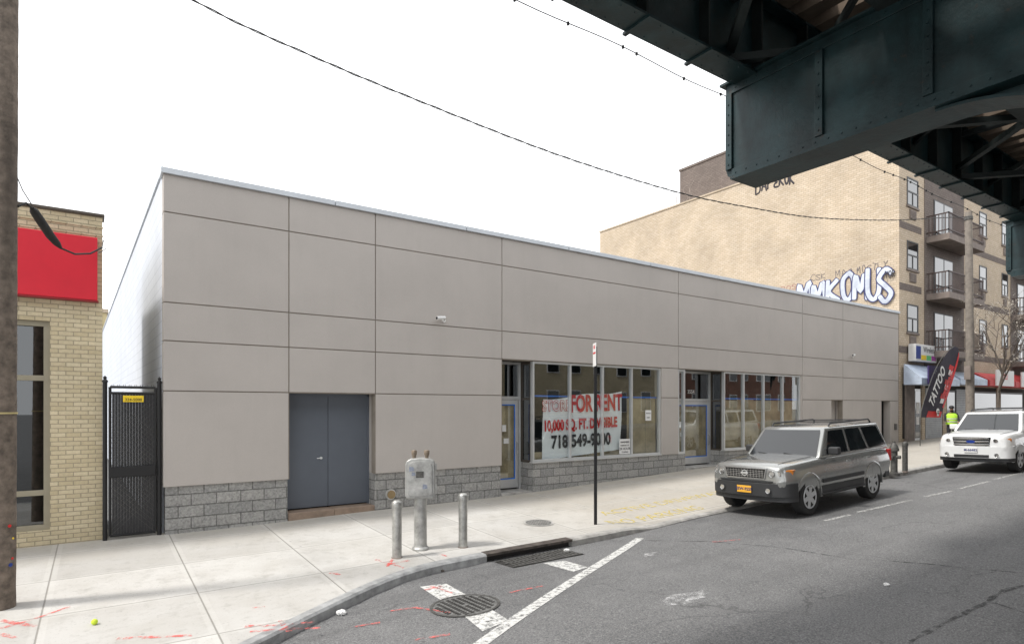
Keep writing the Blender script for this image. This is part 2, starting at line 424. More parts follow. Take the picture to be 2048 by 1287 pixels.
strip('crack_seal',pxs(RD,(1285,1080),(1420,1082),(1560,1094),(1700,1117),(1850,1127),(2048,1146)),.03,m_crack,RD,.005,.6)
strip('crack_seal',pxs(RD,(1815,1287),(1870,1255),(1960,1210),(2010,1180),(2048,1170)),.045,m_crack,RD,.005,.6)
strip('crack_seal',pxs(RD,(2048,1225),(1990,1205),(1960,1212)),.03,m_crack,RD,.005,.6)
def blob(name,px,py,rx,ry,m,fn,off=.006):
    c=onG(px,py,fn); mb=MB(); cc=mb.v((c.x,c.y,c.z+off)); ring=[]
    for i in range(26):
        a=2*PI*i/26; r=random.uniform(.6,1.1); x,y=c.x+rx*r*math.cos(a),c.y+ry*r*math.sin(a); ring.append(mb.v((x,y,fn(x,y)+off)))
    for i in range(26): mb.bm.faces.new((cc,ring[i],ring[(i+1)%26]))
    struct(mb.build(name,m))
blob('powder_spill',1370,1195,.42,.22,m_powder,RD); blob('powder_spill',1300,1108,.22,.1,m_powder,RD)
for pts in ([(0,1240),(70,1252)],[(0,1256),(60,1240),(140,1212)],[(0,1268),(30,1275)],[(235,1276),(300,1274),(385,1270)],[(490,1252),(560,1250),(628,1243)],[(560,1240),(580,1262)],[(640,1255),(560,1258),(500,1262)],[(750,1118),(808,1135)],[(770,1130),(818,1120)],[(785,1117),(775,1133)],[(660,1145),(680,1149)],[(505,1216),(530,1213)],[(880,1108),(895,1112)]):
    strip('spray_paint_mark',pxs(S,*pts),.055,m_pink,S,.005,.3)
for pts in ([(850,1180),(885,1172)],[(862,1172),(905,1186)],[(780,1222),(830,1215),(900,1225)],[(700,1255),(760,1245)],[(830,1280),(900,1268)],[(1020,1185),(1085,1172)],[(1425,1084),(1480,1079)]):
    strip('spray_paint_mark',pxs(RD,*pts),.045,m_pink,RD,.010,.3)
t1=text('painted_lettering','NO PARKING',.42,m_yel,(9.6,8.62,0),Matrix.Identity(4),drape=S,ext=0,sx=1.1); struct(t1)
t1=text('painted_lettering','ACTIVE DRIVEWAY',.42,m_yel,(10.6,9.25,0),Matrix.Identity(4),drape=S,ext=0,sx=1.1); struct(t1)
def disc(mb,c,r,fn,off,n=32):
    ring=[(c.x+r*math.cos(2*PI*i/n),c.y+r*math.sin(2*PI*i/n)) for i in range(n)]
    mb.poly([(x,y,fn(x,y)+off) for x,y in ring])
def ringm(mb,c,r0,r1,fn,off,n=32):
    for i in range(n):
        q=[(c.x+r*math.cos(2*PI*k/n),c.y+r*math.sin(2*PI*k/n)) for r,k in((r0,i),(r1,i),(r1,i+1),(r0,i+1))]
        mb.poly([(x,y,fn(x,y)+off) for x,y in q])
c=onG(930,1210,RD); mh=thing('manhole_cover','large round vented iron manhole cover in the asphalt','manhole cover',c)
m_ironl=mat('worn_iron_grey',(.17,.17,.165),.55,.3,.4,16,.4,70)
mb=MB(); disc(mb,c,.385,RD,.008); mb.build('cover',m_ironl,mh)
mb=MB(); ringm(mb,c,.385,.42,RD,.012); mb.build('rim',m_iron,mh)
mb=MB()
for i in range(-4,5):
    for j in range(-6,7):
        x,y=c.x+i*.075,c.y+j*.05
        if (i*.075)**2+(j*.05)**2<.34**2 and (i or j):
            mb.poly([(x+a,y+b,RD(x,y)+.013) for a,b in((-.025,-.012),(.025,-.012),(.025,.012),(-.025,.012))])
mb.build('vent_pattern',m_dark,mh)
c=onG(1077,1045,S); mh=thing('manhole_cover','small round iron cover set in the sidewalk','manhole cover',c)
mb=MB(); disc(mb,c,.25,S,.007); mb.build('cover',m_ironl,mh)
mb=MB(); ringm(mb,c,.25,.30,S,.010); mb.build('rim',m_kerb,mh)
mb=MB()
for i in range(-3,4):
    for j in range(-3,4):
        x,y=c.x+i*.065,c.y+j*.065
        if i*i+j*j<11: mb.poly([(x+a,y+b,S(x,y)+.012) for a,b in((-.02,-.02),(.02,-.02),(.02,.02),(-.02,.02))])
mb.build('stud_pattern',m_kerb,mh)
# ------------------------------------------------------------------ store building
st=thing('store_building','long low vacant store with grey beige stucco panels and block base','building',(FX(327),Y0,.13))
xE=[FX(p) for p in (327,578,751,1004,1357,1605,1686,1797)]
XL=xE[0]; XR=xE[-1]
zr=[6.44,3.41+CZ,1.84+CZ,1.17+CZ,.295+CZ,.97]
cells=[]
for i in range(7):
    for r in range(3): cells.append((xE[i],xE[i+1],zr[r+1],zr[r]))
xs1=FX(1323)
for i in (0,1,2,5,6): cells.append((xE[i],xE[i+1],zr[4],zr[3]))
cells+= [(xs1,xE[4],zr[4],zr[3]),(xs1,xE[4],.97,zr[4])]
for i in (0,2): cells.append((xE[i],xE[i+1],.97,zr[4]))
d1,d2,d3,d4=FX(1663),FX(1685)-.02,FX(1763),FX(1781)
cells+=[(xE[5],d1,.4,zr[4]),(xE[6],d3,.5,zr[4]),(d4,XR,.5,zr[4])]
mb=MB(); g=.010
for a,b,c0,c1 in cells:
    la=0 if abs(a-XL)<.01 or a in(d4,) else g
    lb=0 if abs(b-XR)<.01 or b in(d1,d3) else g
    mb.box(a+la,b-lb,Y0,Y0+.28,c0+(g if c0>1 else 0),c1-(g if c1<6.4 else 0))
mb.build('stucco_wall',m_stucco,st,bevel=.006)
mb=MB()
for k,z in enumerate(zr[1:4]): mb.box(XL+.01,XR-.01,Y0+.016,Y0+.2,z-.0095,z+.0095)
for a,b in((xE[0]+.01,xE[1]),(xE[1],xE[2]),(xE[2],xE[3]),(xs1+.01,xE[4]),(xE[5],XR-.01)): mb.box(a,b,Y0+.017,Y0+.2,zr[4]-.0095,zr[4]+.0095)
for i,zb in((1,.97),(2,.97),(3,.97),(4,.97),(5,zr[3]),(6,.5)): mb.box(xE[i]-.0095,xE[i]+.0095,Y0+.019,Y0+.2,zb,6.4)
mb.build('joint_groove',m_groove,st)
mb=MB(); xx=XL-.04
while xx<XR+.05:
    x2=min(xx+3.04,XR+.05); mb.box(xx,x2-.006,Y0-.05,Y0+.34,6.42,6.52); xx+=3.05
mb.build('coping',m_coping,st,bevel=.004)
xb=.12; YB=48
mb=MB()
mb.hexa([(XL,Y0+.28,0),(XL+.3,Y0+.28,0),(xb+.3,YB,0),(xb,YB,0)],[(XL,Y0+.28,6.48),(XL+.3,Y0+.28,6.48),(xb+.3,YB,6.48),(xb,YB,6.48)])
mb.build('side_wall',m_whiteblk,st)
mb=MB()
mb.hexa([(XL-.03,Y0+.345,6.481),(XL+.33,Y0+.345,6.481),(xb+.33,YB,6.481),(xb-.03,YB,6.481)],[(XL-.03,Y0+.345,6.54),(XL+.33,Y0+.345,6.54),(xb+.33,YB,6.54),(xb-.03,YB,6.54)])
mb.build('side_coping',m_coping,st)
boxes('rear_wall',m_whiteblk,st,[(XR-.3,XR,Y0+.28,YB,0,6.48),(xb+.3,XR-.301,YB-.3,YB,0,6.48)])
mb=MB(); mb.box(XL+.3,XR-.3,Y0+.28,YB-.3,6.05,6.15); mb.build('roof',m_roof,st)
xw1=FX(1067); xw2a=FX(1372); xw2=FX(1450); xw2b=FX(1602)
boxes('block_base',m_stone,st,[(XL+.03,FX(576),Y0+.035,Y0+.3,-.2,.97),(FX(751),xE[3]-.02,Y0+.035,Y0+.3,-.2,.97),(xw1,xE[4],Y0+.02,Y0+.6,-.1,.97),(xE[4]+.001,xw2a,Y0+.022,Y0+.6,-.1,.97),(xw2,xE[5]+.1,Y0+.02,Y0+.6,-.1,.97)],bevel=.008)
boxes('window_sill',m_alu,st,[(xw1-.02,xs1,Y0-.015,Y0+.14,.97,1.0),(xw2-.02,xE[5],Y0-.015,Y0+.14,.97,1.0)])
da,db=xE[1],xE[2]; yd=Y0+.38; mid=(da+db)/2
leaf=boxes('door_leaf',m_door,st,[(da+.03,mid-.004,yd,yd+.06,.33,zr[4]-.05),(mid+.004,db-.03,yd,yd+.06,.33,zr[4]-.05)],bevel=.004)
mb=MB(); 
for (a,b,c0,c1) in ((da,da+.035,.30,zr[4]),(db-.035,db,.30,zr[4]),(da,db,zr[4]-.06,zr[4]-.0)): mb.box(a,b,yd-.02,yd+.08,c0,c1)
mb.build('door_frame',m_door,st)
hp=onY(642,915,yd)
mb=MB(); mb.lathe([(.028,-.012),(.028,0)],(hp.x,yd,hp.z),16,'y'); mb.tube([(hp.x,yd-.01,hp.z),(hp.x,yd-.06,hp.z),(hp.x-.1,yd-.06,hp.z)],.01); mb.build('handle',m_alu,leaf[0],smooth=True)
for sx in (da+.02,db-.02):
    for hz in (.6,1.4,2.3):
        mb=MB(); mb.cyl((sx+(.014 if sx<mid else -.014),yd-.025,hz),(sx+(.014 if sx<mid else -.014),yd-.025,hz+.11),.012); mb.build('hinge',m_door,leaf[0] if sx<mid else leaf[1])
boxes('door_step',mat('brown_step_stone',(.27,.20,.15),.8,0,.2,5,.3),st,[(da,da+.9,Y0+.04,yd+.1,-.1,.30),(da+.905,db,Y0+.04,yd+.1,-.1,.305)],bevel=.01)
boxes('door_reveal',m_stucco,st,[(da-.25,da-.001,Y0+.281,yd+.12,-.1,zr[4]+.2),(db+.001,db+.25,Y0+.281,yd+.12,.97,zr[4]+.2),(da,db,Y0+.281,yd+.12,zr[4]+.001,zr[4]+.25)])
mb=MB(); mb.box(db+.002,db+.25,Y0+.301,yd+.12,-.1,.968); mb.build('door_reveal_base',m_stone,st)
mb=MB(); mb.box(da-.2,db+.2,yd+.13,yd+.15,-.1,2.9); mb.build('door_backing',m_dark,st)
c=onY(782,988,Y0); mb=MB(); mb.lathe([(.0,-.0),(.09,-.0),(.085,.02),(.05,.03),(.05,.055),(.02,.06),(0,.06)][::-1],(c.x,Y0-.03,c.z),20,'y'); mb.build('hose_connection',mat('brass',(.35,.26,.14),.5,.5,.2),st,smooth=True)
mb=MB(); mb.lathe([(.115,0),(.115,.02)],(c.x,Y0+.012,c.z),24,'y'); mb.build('connection_plate',m_alu,st,smooth=True)
ZT=zr[3]-.012
def frame_win(name,x0,x1,divs,y,z0,z1,parent,fw=.05,dep=.1,mf=m_alu,mg=m_glass,hbars=()):
    mb=MB()
    mb.box(x0,x1,y,y+dep,z1-fw,z1); mb.box(x0,x1,y,y+dep,z0,z0+fw)
    e=[x0]+list(divs)+[x1]
    for i,x in enumerate(e):
        a=x if i==0 else (x-fw if i==len(e)-1 else x-fw/2)
        mb.box(a,a+fw,y-.002,y+dep+.002,z0+fw,z1-fw)
    for h in hbars: mb.box(x0+fw,x1-fw,y+.003,y+dep-.003,h-fw/2,h+fw/2)
    f=mb.build(name,mf,parent,bevel=.003)
    for a,b in zip(e,e[1:]):
        mb=MB(); q=random.uniform(-.004,.004); t=random.uniform(-.004,.004)
        mb.poly([(a+.01,y+dep*.5+q,z0+.01),(b-.01,y+dep*.5-q,z0+.01),(b-.01,y+dep*.5-q+t,z1-.01),(a+.01,y+dep*.5+q+t,z1-.01)])
        mb.build('pane',mg,f,recalc=False)
    return f
frame_win('shop_window',xw1,xs1,[FX(p) for p in(1143,1208,1266)],Y0+.03,1.0,ZT,st)
frame_win('shop_window',xw2,xw2b,[FX(p) for p in(1490,1530,1568)],Y0+.03,1.0,ZT,st)
frame_win('side_window',xE[4]+.01,xw2a,[],Y0+.03,.97,ZT,st,fw=.06)
mb=MB(); mb.box(xw2b,xE[5]+.02,Y0+.02,Y0+.28,.97,ZT); mb.build('window_jamb',m_stucco,st)
def entry(x0,x1,num=None):
    yb=Y0+.58
    mb=MB()
    for (a,b,c0,c1) in((Y0+.13,Y0+.18,.97,ZT),(yb-.05,yb,.97,ZT),(Y0+.18,yb-.05,.97,1.03),(Y0+.18,yb-.05,ZT-.06,ZT),(Y0+.18,yb-.05,2.55,2.6)): mb.box(x1+.01,x1+.09,a,b,c0,c1)
    f=mb.build('return_frame',m_bronzed,st)
    mb=MB(); mb.poly([(x1+.05,Y0+.15,1.0),(x1+.05,yb,1.0),(x1+.05,yb,ZT-.02),(x1+.05,Y0+.15,ZT-.02)]); mb.build('pane',m_dglass,f,recalc=False)
    mb=MB(); mb.box(x0-.25,x0-.001,Y0+.281,yb+.1,-.1,ZT+.2); mb.build('entry_reveal',m_stucco,st)
    mb=MB(); mb.box(x0-.2,x1+.1,Y0+.281,yb+.1,ZT+.01,ZT+.1); mb.build('entry_soffit',m_bronzed,st)
    zg=G(x0)
    mb=MB(); mb.box(x0,x1,Y0+.03,yb+.12,zg-.3,zg+.06); mb.build('threshold_slab',m_kerb,st)
    zf=zg+.1
    mb=MB()
    for (a,b,c0,c1) in((x0,x0+.06,zf-.04,ZT),(x1-.06,x1,zf-.04,ZT),(x0+.06,x1-.06,ZT-.06,ZT),(x0+.06,x1-.06,2.56,2.64)): mb.box(a,b,yb-.03,yb+.07,c0,c1)
    fr=mb.build('door_frame',m_alu,st)
    mb=MB(); mb.poly([(x0+.06,yb+.02,2.6),(x1-.06,yb+.02,2.6),(x1-.06,yb+.02,ZT-.02),(x0+.06,yb+.02,ZT-.02)]); mb.build('transom_pane',m_dglass,fr,recalc=False)
    mb=MB(); a0,a1=x0+.07,x1-.07
    for (a,b,c0,c1) in((a0,a0+.09,zf,2.55),(a1-.09,a1,zf,2.55),(a0+.09,a1-.09,zf,zf+.22),(a0+.09,a1-.09,2.44,2.55)): mb.box(a,b,yb-.02,yb+.03,c0,c1)
    d=mb.build('entrance_door',m_alu,st,bevel=.004)
    mb=MB(); mb.poly([(a0+.08,yb,zf+.2),(a1-.08,yb,zf+.2),(a1-.08,yb,2.46),(a0+.08,yb,2.46)]); mb.build('pane',m_glass,d,recalc=False)
    mb=MB(); mb.poly([(a0+.1,yb+.025,zf+.2),(a1-.1,yb+.025,zf+.2),(a1-.1,yb+.025,2.44),(a0+.1,yb+.025,2.44)]); mb.build('paper_cover',m_paper,d,recalc=False)
    mb=MB()
    for (a,b,c0,c1) in((a0+.085,a0+.12,zf+.21,2.45),(a1-.12,a1-.085,zf+.21,2.45),(a0+.12,a1-.12,zf+.21,zf+.25),(a0+.12,a1-.12,2.41,2.45)): mb.box(a,b,yb-.008,yb-.004,c0,c1)
    mb.build('tape_border',m_tape,d)
    hx=a1-.05
    mb=MB(); mb.tube([(hx,yb-.02,1.15),(hx,yb-.07,1.17),(hx,yb-.07,1.45),(hx,yb-.02,1.47)],.012); mb.build('handle',m_steel,d,smooth=True)
    boxes('notice',m_white,d,[(a0+.3,a0+.42,yb-.012,yb-.006,1.75,1.92),(a0+.35,a0+.5,yb-.012,yb-.006,1.45,1.58)])
    if num: text('street_number',num,.17,m_white,((x0+x1)/2,yb,2.86),WY,st)
entry(xE[3]+.012,xw1); entry(xw2a,xw2,'3554')
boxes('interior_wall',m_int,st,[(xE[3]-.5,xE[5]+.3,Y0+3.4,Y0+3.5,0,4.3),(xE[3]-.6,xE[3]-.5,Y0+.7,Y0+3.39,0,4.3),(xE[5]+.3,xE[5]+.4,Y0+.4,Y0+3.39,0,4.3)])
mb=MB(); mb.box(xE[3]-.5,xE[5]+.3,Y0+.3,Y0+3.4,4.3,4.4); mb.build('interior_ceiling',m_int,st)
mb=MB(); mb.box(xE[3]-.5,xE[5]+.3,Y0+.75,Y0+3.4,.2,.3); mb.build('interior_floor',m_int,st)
yp=Y0+.16
def papers(a,b,z0,z1,seed):
    random.seed(seed); x=a
    while x<b-.05:
        w=min(random.uniform(.7,.95),b-x); zt=z1+random.uniform(-.03,.02); mb=MB()
        mb.poly([(x,yp+random.uniform(0,.02),z0),(x+w,yp+random.uniform(0,.02),z0),(x+w,yp+random.uniform(.0,.03),zt),(x,yp+random.uniform(.0,.03),zt)]); x+=w
        mb.build('paper_cover',m_paper,st,recalc=False)
papers(FX(1262),FX(1320),1.0,2.62,3); papers(xw2+.1,xw2b-.03,1.0,2.62,4); papers(xw1+.1,FX(1255),.99,1.22,5)
boxes('tape_strip',m_tape,st,[(xw1+.1,xs1-.05,yp-.012,yp-.009,2.63,2.67),(xw2+.1,xw2b-.03,yp-.012,yp-.009,2.63,2.67)])
def wallcam(px,py,s=1.):
    c=onY(px,py,Y0)
    mb=MB(); mb.lathe([(.045*s,-.02),(.045*s,0)],(c.x+.12*s,Y0,c.z-.02),14,'y'); mb.tube([(c.x+.12*s,Y0-.02,c.z-.02),(c.x+.1*s,Y0-.09*s,c.z),(c.x+.04*s,Y0-.1*s,c.z+.02)],.014*s)
    o=mb.build('security_camera',m_white,st,smooth=True)
    mb=MB(); mb.cyl((c.x+.1*s,Y0-.09*s,c.z+.03*s),(c.x-.12*s,Y0-.13*s,c.z-.0*s),.04*s,.04*s,14); mb.build('camera_housing',m_white,o,smooth=True)
    mb=MB(); mb.cyl((c.x-.12*s,Y0-.13*s,c.z),(c.x-.125*s,Y0-.131*s,c.z),.03*s,.03*s,14); mb.build('lens',m_black,o)
wallcam(878,638); wallcam(1702,711)
boxes('service_door',m_stucco,st,[(d1-.03,d2+.09,Y0+.3,Y0+.34,.3,zr[4])]); boxes('service_door',m_black,st,[(d3-.03,d4+.03,Y0+.3,Y0+.34,.3,zr[4])])
c=onY(1790,853,Y0); mb=MB(); mb.box(c.x-.08,c.x+.08,Y0-.06,Y0-.001,c.z-.13,c.z+.13); mb.build('meter_box',m_iron,st,bevel=.01)
boxes('wall_foot',m_stucco,st,[(FX(1686),XR,Y0+.03,Y0+.25,.1,.5),(FX(1605)+.12,d1,Y0+.03,Y0+.25,.1,.4)])
bn=thing('for_rent_banner','white banner with red and black lettering hung inside the shop window','banner',(FX(1160),yp-.02,1.1))
def bp(px,py): return onY(px,py,yp-.02)
cs=[bp(1084,920),bp(1240,898),bp(1244,782),bp(1086,798)]
mb=MB(); k=30; g=[]
for i in range(k+1):
    row=[]
    for j in range(9):
        u,v=i/k,j/8; p=cs[0]*(1-u)*(1-v)+cs[1]*u*(1-v)+cs[2]*u*v+cs[3]*(1-u)*v
        row.append(mb.v((p.x,p.y+.011*math.sin(u*21+v*5)+.006*math.sin(u*47-v*9),p.z-.03*math.sin(u*PI*3)*v)))
    g.append(row)
for i in range(k):
    for j in range(8): mb.bm.faces.new((g[i][j],g[i+1][j],g[i+1][j+1],g[i][j+1]))
mb.build('banner_sheet',m_banner,bn,recalc=False,smooth=True)
def btext(s,px,py,size,m,sx=1,off=.008,roll=.02,dy=.022):
    c=bp(px,py); text('lettering',s,size,m,(c.x,c.y-dy,c.z),WY,bn,off=off,sx=sx,roll=roll)
btext('STORE',1112,812,.38,m_redtxt,.82,.014); btext('STORE',1112,812,.38,m_banner,.82,-.002,dy=.026)
btext('FOR RENT',1193,807,.62,m_redtxt,.65,.020,.03)
btext('10,000 SQ. FT. DIVISIBLE',1163,848,.38,m_redtxt,.65,.014,.03)
btext('718-549-9000',1163,881,.45,m_blktxt,.82,.016,.02)
def notice(px,py,w,h,label,lines,m=m_white):
    c=onY(px,py,Y0+.06); nb=thing('window_notice',label,'notice',(c.x,Y0+.06,c.z))
    mb=MB(); mb.box(c.x-w/2,c.x+w/2,Y0+.066,Y0+.07,c.z-h/2,c.z+h/2); mb.build('sheet',m,nb)
    for i,(t,s) in enumerate(lines): text('lettering',t,s,m_blktxt,(c.x,Y0+.063,c.z+h/2-.09-i*(h-.05)/len(lines)),WY,nb)
notice(1297,830,.24,.3,'small white paper notice taped on the last pane of the first shop window',[('NOTICE',.05),('PERMIT',.04)])
notice(1250,892,.42,.42,'dark bordered notice board reading 24 hour in the lower corner by the banner',[('REMEMBER',.07),('PARKING BY',.06),('24 HOUR',.1),('TOWING',.06)])
# ------------------------------------------------------------------ gate
gt=thing('alley_gate','tall black slatted metal gate closing the alley between the two buildings','gate',(.5,12.2,.13))
for x in (.13,.92):
    mb=MB(); mb.cyl((x,12.2,.0),(x,12.2,2.78),.035,.035,12); mb.lathe([(.045,2.78),(.045,2.8),(.02,2.83),(.03,2.86),(0,2.89)],(x,12.2,0),12)
    mb.build('post',m_black,gt,smooth=True)
mb=MB()
for z in (.2,1.3,2.6,2.7): mb.cyl((.2,12.2,z),(.86,12.2,z),.022,.022,8)
for x in (.2,.86): mb.cyl((x,12.2,.2),(x,12.2,2.7),.022,.022,8)
mb.build('frame',m_black,gt,smooth=True)
m_slat=mat('black_privacy_slat',(.016,.016,.018),.5,0,.4,30)
mb=MB()
for i in range(15):
    x=.228+i*.042; mb.box(x,x+.0405,12.192+.002*(i%2),12.2,.22,2.58)
mb.build('slat_panel',m_slat,gt)
mb=MB()
for s in(-1,1):
    for i in range(-8,32):
        z0=.22+i*.085; z1=z0+.62
        a=(.22,12.186,z0 if s>0 else z1); b=(.84,12.186,z1 if s>0 else z0)
        if z0>.2 and z1<2.6: mb.cyl(a,b,.003,.003,4)
mb.build('chain_link',m_iron,gt)
mb=MB(); mb.box(.2,.86,12.15,12.185,1.18,1.36); mb.build('lock_box',m_black,gt,bevel=.01)
mb=MB(); 
for i in range(16):
    x=.22+i*.041; mb.cyl((x,12.2,2.7),(x+.01*(-1)**i,12.2,2.745),.005,.003,5)
mb.build('mesh_tips',m_black,gt)
c=onY(267,797,12.15); sg=MB(); sg.box(c.x-.15,c.x+.15,12.165,12.172,c.z-.055,c.z+.055); so=sg.build('gate_sign',m_yellow,gt,bevel=.003)
text('lettering','324-5000',.065,m_blktxt,(c.x,12.162,c.z-.015),WY,so)
# ------------------------------------------------------------------ cream brick building on the left
lb=thing('brick_shop_building','cream brick shop building behind the wooden pole','building',(-2,12.3,.13))
xr=.096; yl=12.3; LD=16.5
mb=MB()
mb.box(-.607,xr,yl,yl+.3,-.1,5.55); mb.box(-9,-.6071,yl,yl+.3,3.75,5.55); mb.box(-9,-3.4,yl,yl+.3,-.1,3.749); mb.box(-3.399,-.608,yl,yl+.3,-.1,.38)
mb.box(xr-.3,xr,yl+.3,LD,-.1,5.55); mb.box(-9,-8.7,yl+.3,LD,-.1,5.55); mb.box(-8.7,xr-.3,LD-.3,LD,-.1,5.549)
mb.build('wall',m_cream,lb)
mb=MB(); mb.box(-8.7,xr-.3,yl+.3,LD-.3,5.1,5.2); mb.build('roof',m_roof,lb)
mb=MB(); mb.box(-9.05,xr+.03,yl-.035,yl+.33,5.55,5.60); mb.build('coping',m_bronzed,lb,bevel=.01)
boxes('string_course',m_cream,lb,[(-9.02,xr+.015,yl-.015,yl-.001,5.36,5.38),(-9,xr+.012,yl-.012,yl-.001,5.22,5.24)])
frame_win('window',-3.4,-.607,[-2.0],yl+.05,.38,3.75,lb,fw=.085,dep=.12,mf=m_bronze,mg=m_dglass,hbars=(2.83,.98))
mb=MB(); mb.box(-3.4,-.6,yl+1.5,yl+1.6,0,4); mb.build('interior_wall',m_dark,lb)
rs=thing('red_sign_panel','blank red sign panel fixed on the cream brick wall','sign',(-2,yl,4.1))
mb=MB(); mb.box(-7,onY(195,500,yl-.12).x,yl-.13,yl-.003,4.13,5.17); mb.build('panel',m_redsign,rs,bevel=.01)
mb=MB(); mb.box(-7.02,onY(195,500,yl-.12).x+.015,yl-.12,yl-.002,4.105,4.128); mb.build('edge_trim',mat('dark_red_trim',(.25,.01,.015),.5),rs)
ab=thing('alley_end_building','pale yellow building glimpsed at the far end of the alley','building',(-1.6,58,.1))
mb=MB(); mb.box(-3.5,.75,58,66,0,9.9); mb.build('wall',mat('pale_yellow_render',(.5,.42,.24),.9,0,.1,1),ab)
mb=MB(); mb.box(-3.6,.85,57.9,66,9.9,10.2); mb.build('cornice',m_tan,ab)
mb=MB(); mb.box(-.2,.6,57.93,57.99,5.2,7.9); f=mb.build('window',m_awnw,ab); mb=MB(); mb.box(-.1,.5,57.91,57.925,5.3,7.8); mb.build('pane',m_carglass,f)
# ------------------------------------------------------------------ tan apartment building
AX=28.72; AY=12.1; AH=12.1+CZ
ap=thing('apartment_building','tall tan brick apartment building with graffiti on its side wall','building',(AX,AY,.9))
AXE=47
mb=MB(); mb.box(AX,AXE,AY,31,0,AH); mb.build('wall',m_tan,ap)
mb=MB(); mb.box(AX-.05,AX+.35,AY-.05,31.05,AH,AH+.08); mb.box(AX+.351,AXE,AY-.05,AY+.35,AH,AH+.08); mb.build('coping',m_tan,ap)
ph=MB(); ph.box(31,39,18,25.96,AH,15.2+CZ); pho=ph.build('penthouse',m_brown,ap)
mb=MB(); mb.box(30.95,39.05,17.95,26.02,15.2+CZ,15.32+CZ); mb.build('penthouse_coping',m_brown,pho)
mb=MB(); c=onX(1339,440,33.); mb.cyl((33,c.y,AH-.5),(33,c.y,c.z+.9),.06,.06,8); mb.build('vent_pipe',m_iron,ap)
def apwin(x0,x1,z0,z1,ac=True):
    f=MB(); y=AY-.03
    for a,b,c0,c1 in((x0,x0+.06,z0,z1),(x1-.06,x1,z0,z1),(x0+.06,x1-.06,z0,z0+.06),(x0+.06,x1-.06,z1-.06,z1),(x0+.06,x1-.06,(z0+z1)/2-.03,(z0+z1)/2+.03),((x0+x1)/2-.03,(x0+x1)/2+.03,z0+.06,(z0+z1)/2-.03)): f.box(a,b,y,AY-.002,c0,c1)
    fo=f.build('window',m_wframe,ap)
    mb=MB(); mb.box(x0+.05,x1-.05,AY-.012,AY-.001,z0+.05,z1-.05); mb.build('pane',m_carglass,fo)
    mb=MB(); mb.box(x0-.05,x1+.05,AY-.06,AY-.001,z0-.08,z0-.002); mb.build('sill',m_conc,fo)
    if ac:
        mb=MB(); mb.box(x0+.25,x1-.25,AY-.05,AY-.001,z0-.55,z0-.15)
        for q in range(5): mb.box(x0+.27,x1-.27,AY-.06,AY-.05,z0-.52+q*.07,z0-.49+q*.07)
        mb.build('air_conditioner_grille',m_conc,fo)
for k in range(4):
    zb=3.34+CZ+k*2.8
    if zb+1.3>AH: break
    for a,b in((29.45,30.55),(37.7,38.7),(40.9,41.8),(45.2,46.2)): apwin(a,b,zb,zb+1.25)
for bx in (31.35,42.4):
    mb=MB(); mb.box(bx-.15,bx+4.35,AY-.022,AY-.001,3.9,AH-.3); mb.build('balcony_bay',m_brown,ap)
    for k in range(3):
        zs=2.35+CZ+k*2.62
        mb=MB(); mb.box(bx,bx+4.1,AY-.95,AY-.023,zs-.06,zs+.22); b=mb.build('balcony',m_conc,ap,bevel=.01)
        mb=MB(); y=AY-.92
        for z in(.36,1.12): mb.box(bx+.02,bx+4.08,y,y+.05,zs+z,zs+z+.05); mb.box(bx+.02,bx+.07,y,AY-.03,zs+z,zs+z+.05); mb.box(bx+4.03,bx+4.08,y,AY-.03,zs+z,zs+z+.05)
        for i in range(34): mb.box(bx+.03+i*.122,bx+.06+i*.122,y+.01,y+.03,zs+.22,zs+1.13)
        for i in range(7): mb.box(bx+.03,bx+.05,y+i*.13,y+i*.13+.03,zs+.22,zs+1.13)
        mb.build('railing',m_rail,b)
        f=MB(); f.box(bx+.8,bx+2.9,AY-.05,AY-.0225,zs+.22,zs+2.1); fo=f.build('balcony_door',m_wframe,ap)
        boxes('pane',m_carglass,fo,[(bx+.86,bx+1.8,AY-.06,AY-.051,zs+.26,zs+2.04),(bx+1.9,bx+2.84,AY-.06,AY-.051,zs+.26,zs+2.04)])
for z in (4.75,7.5,10.2): boxes('brick_band',m_brown,ap,[(AX,30.9,AY-.012,AY-.001,z,z+.3),(36,42,AY-.012,AY-.001,z,z+.3)])
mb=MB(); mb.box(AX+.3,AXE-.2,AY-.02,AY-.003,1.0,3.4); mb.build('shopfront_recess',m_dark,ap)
for a,b,m in ((29.2,30.0,m_conc),(30.75,31.05,m_tan),(33.0,33.4,m_tan),(36.2,36.6,m_tan),(40.0,40.4,m_tan)):
    mb=MB(); mb.box(a,b,AY-.1,AY-.021,.7,3.4); mb.build('shopfront_pier',m,ap)
for a,b in((31.15,32.95),(34.6,36.1)):
    mb=MB(); z=.8
    while z<3.2: mb.box(a,b,AY-.08,AY-.03,z,z+.075); z+=.085
    mb.build('roller_shutter',m_shutter,ap)
for a,b in((30.05,30.7),(33.45,34.5),(36.7,39.9),(40.5,44)):
    f=MB(); f.box(a,b,AY-.06,AY-.021,.9,3.2); fo=f.build('shop_door',m_alu if b-a<1 else m_wframe,ap)
    mb=MB(); mb.box(a+.08,b-.08,AY-.07,AY-.061,1.0,3.1); mb.build('pane',m_carglass,fo)
boxes('window_poster',m_white,ap,[(30.2,30.55,AY-.078,AY-.072,2.1,2.6),(30.2,30.5,AY-.078,AY-.072,1.6,1.95)])
sg=thing('shop_sign','white wireless shop sign box above the awnings','sign',(30.5,AY,4.5))
mb=MB(); mb.box(29.45,31.6,AY-.35,AY-.06,4.40,5.15); mb.build('sign_box',m_white,sg,bevel=.01)
text('lettering','Wireless',.36,m_blktxt,(30.8,AY-.355,4.92),WY,sg,sx=.9)
boxes('logo_patch',m_blueo,sg,[(29.5,29.95,AY-.36,AY-.352,4.5,5.06)])
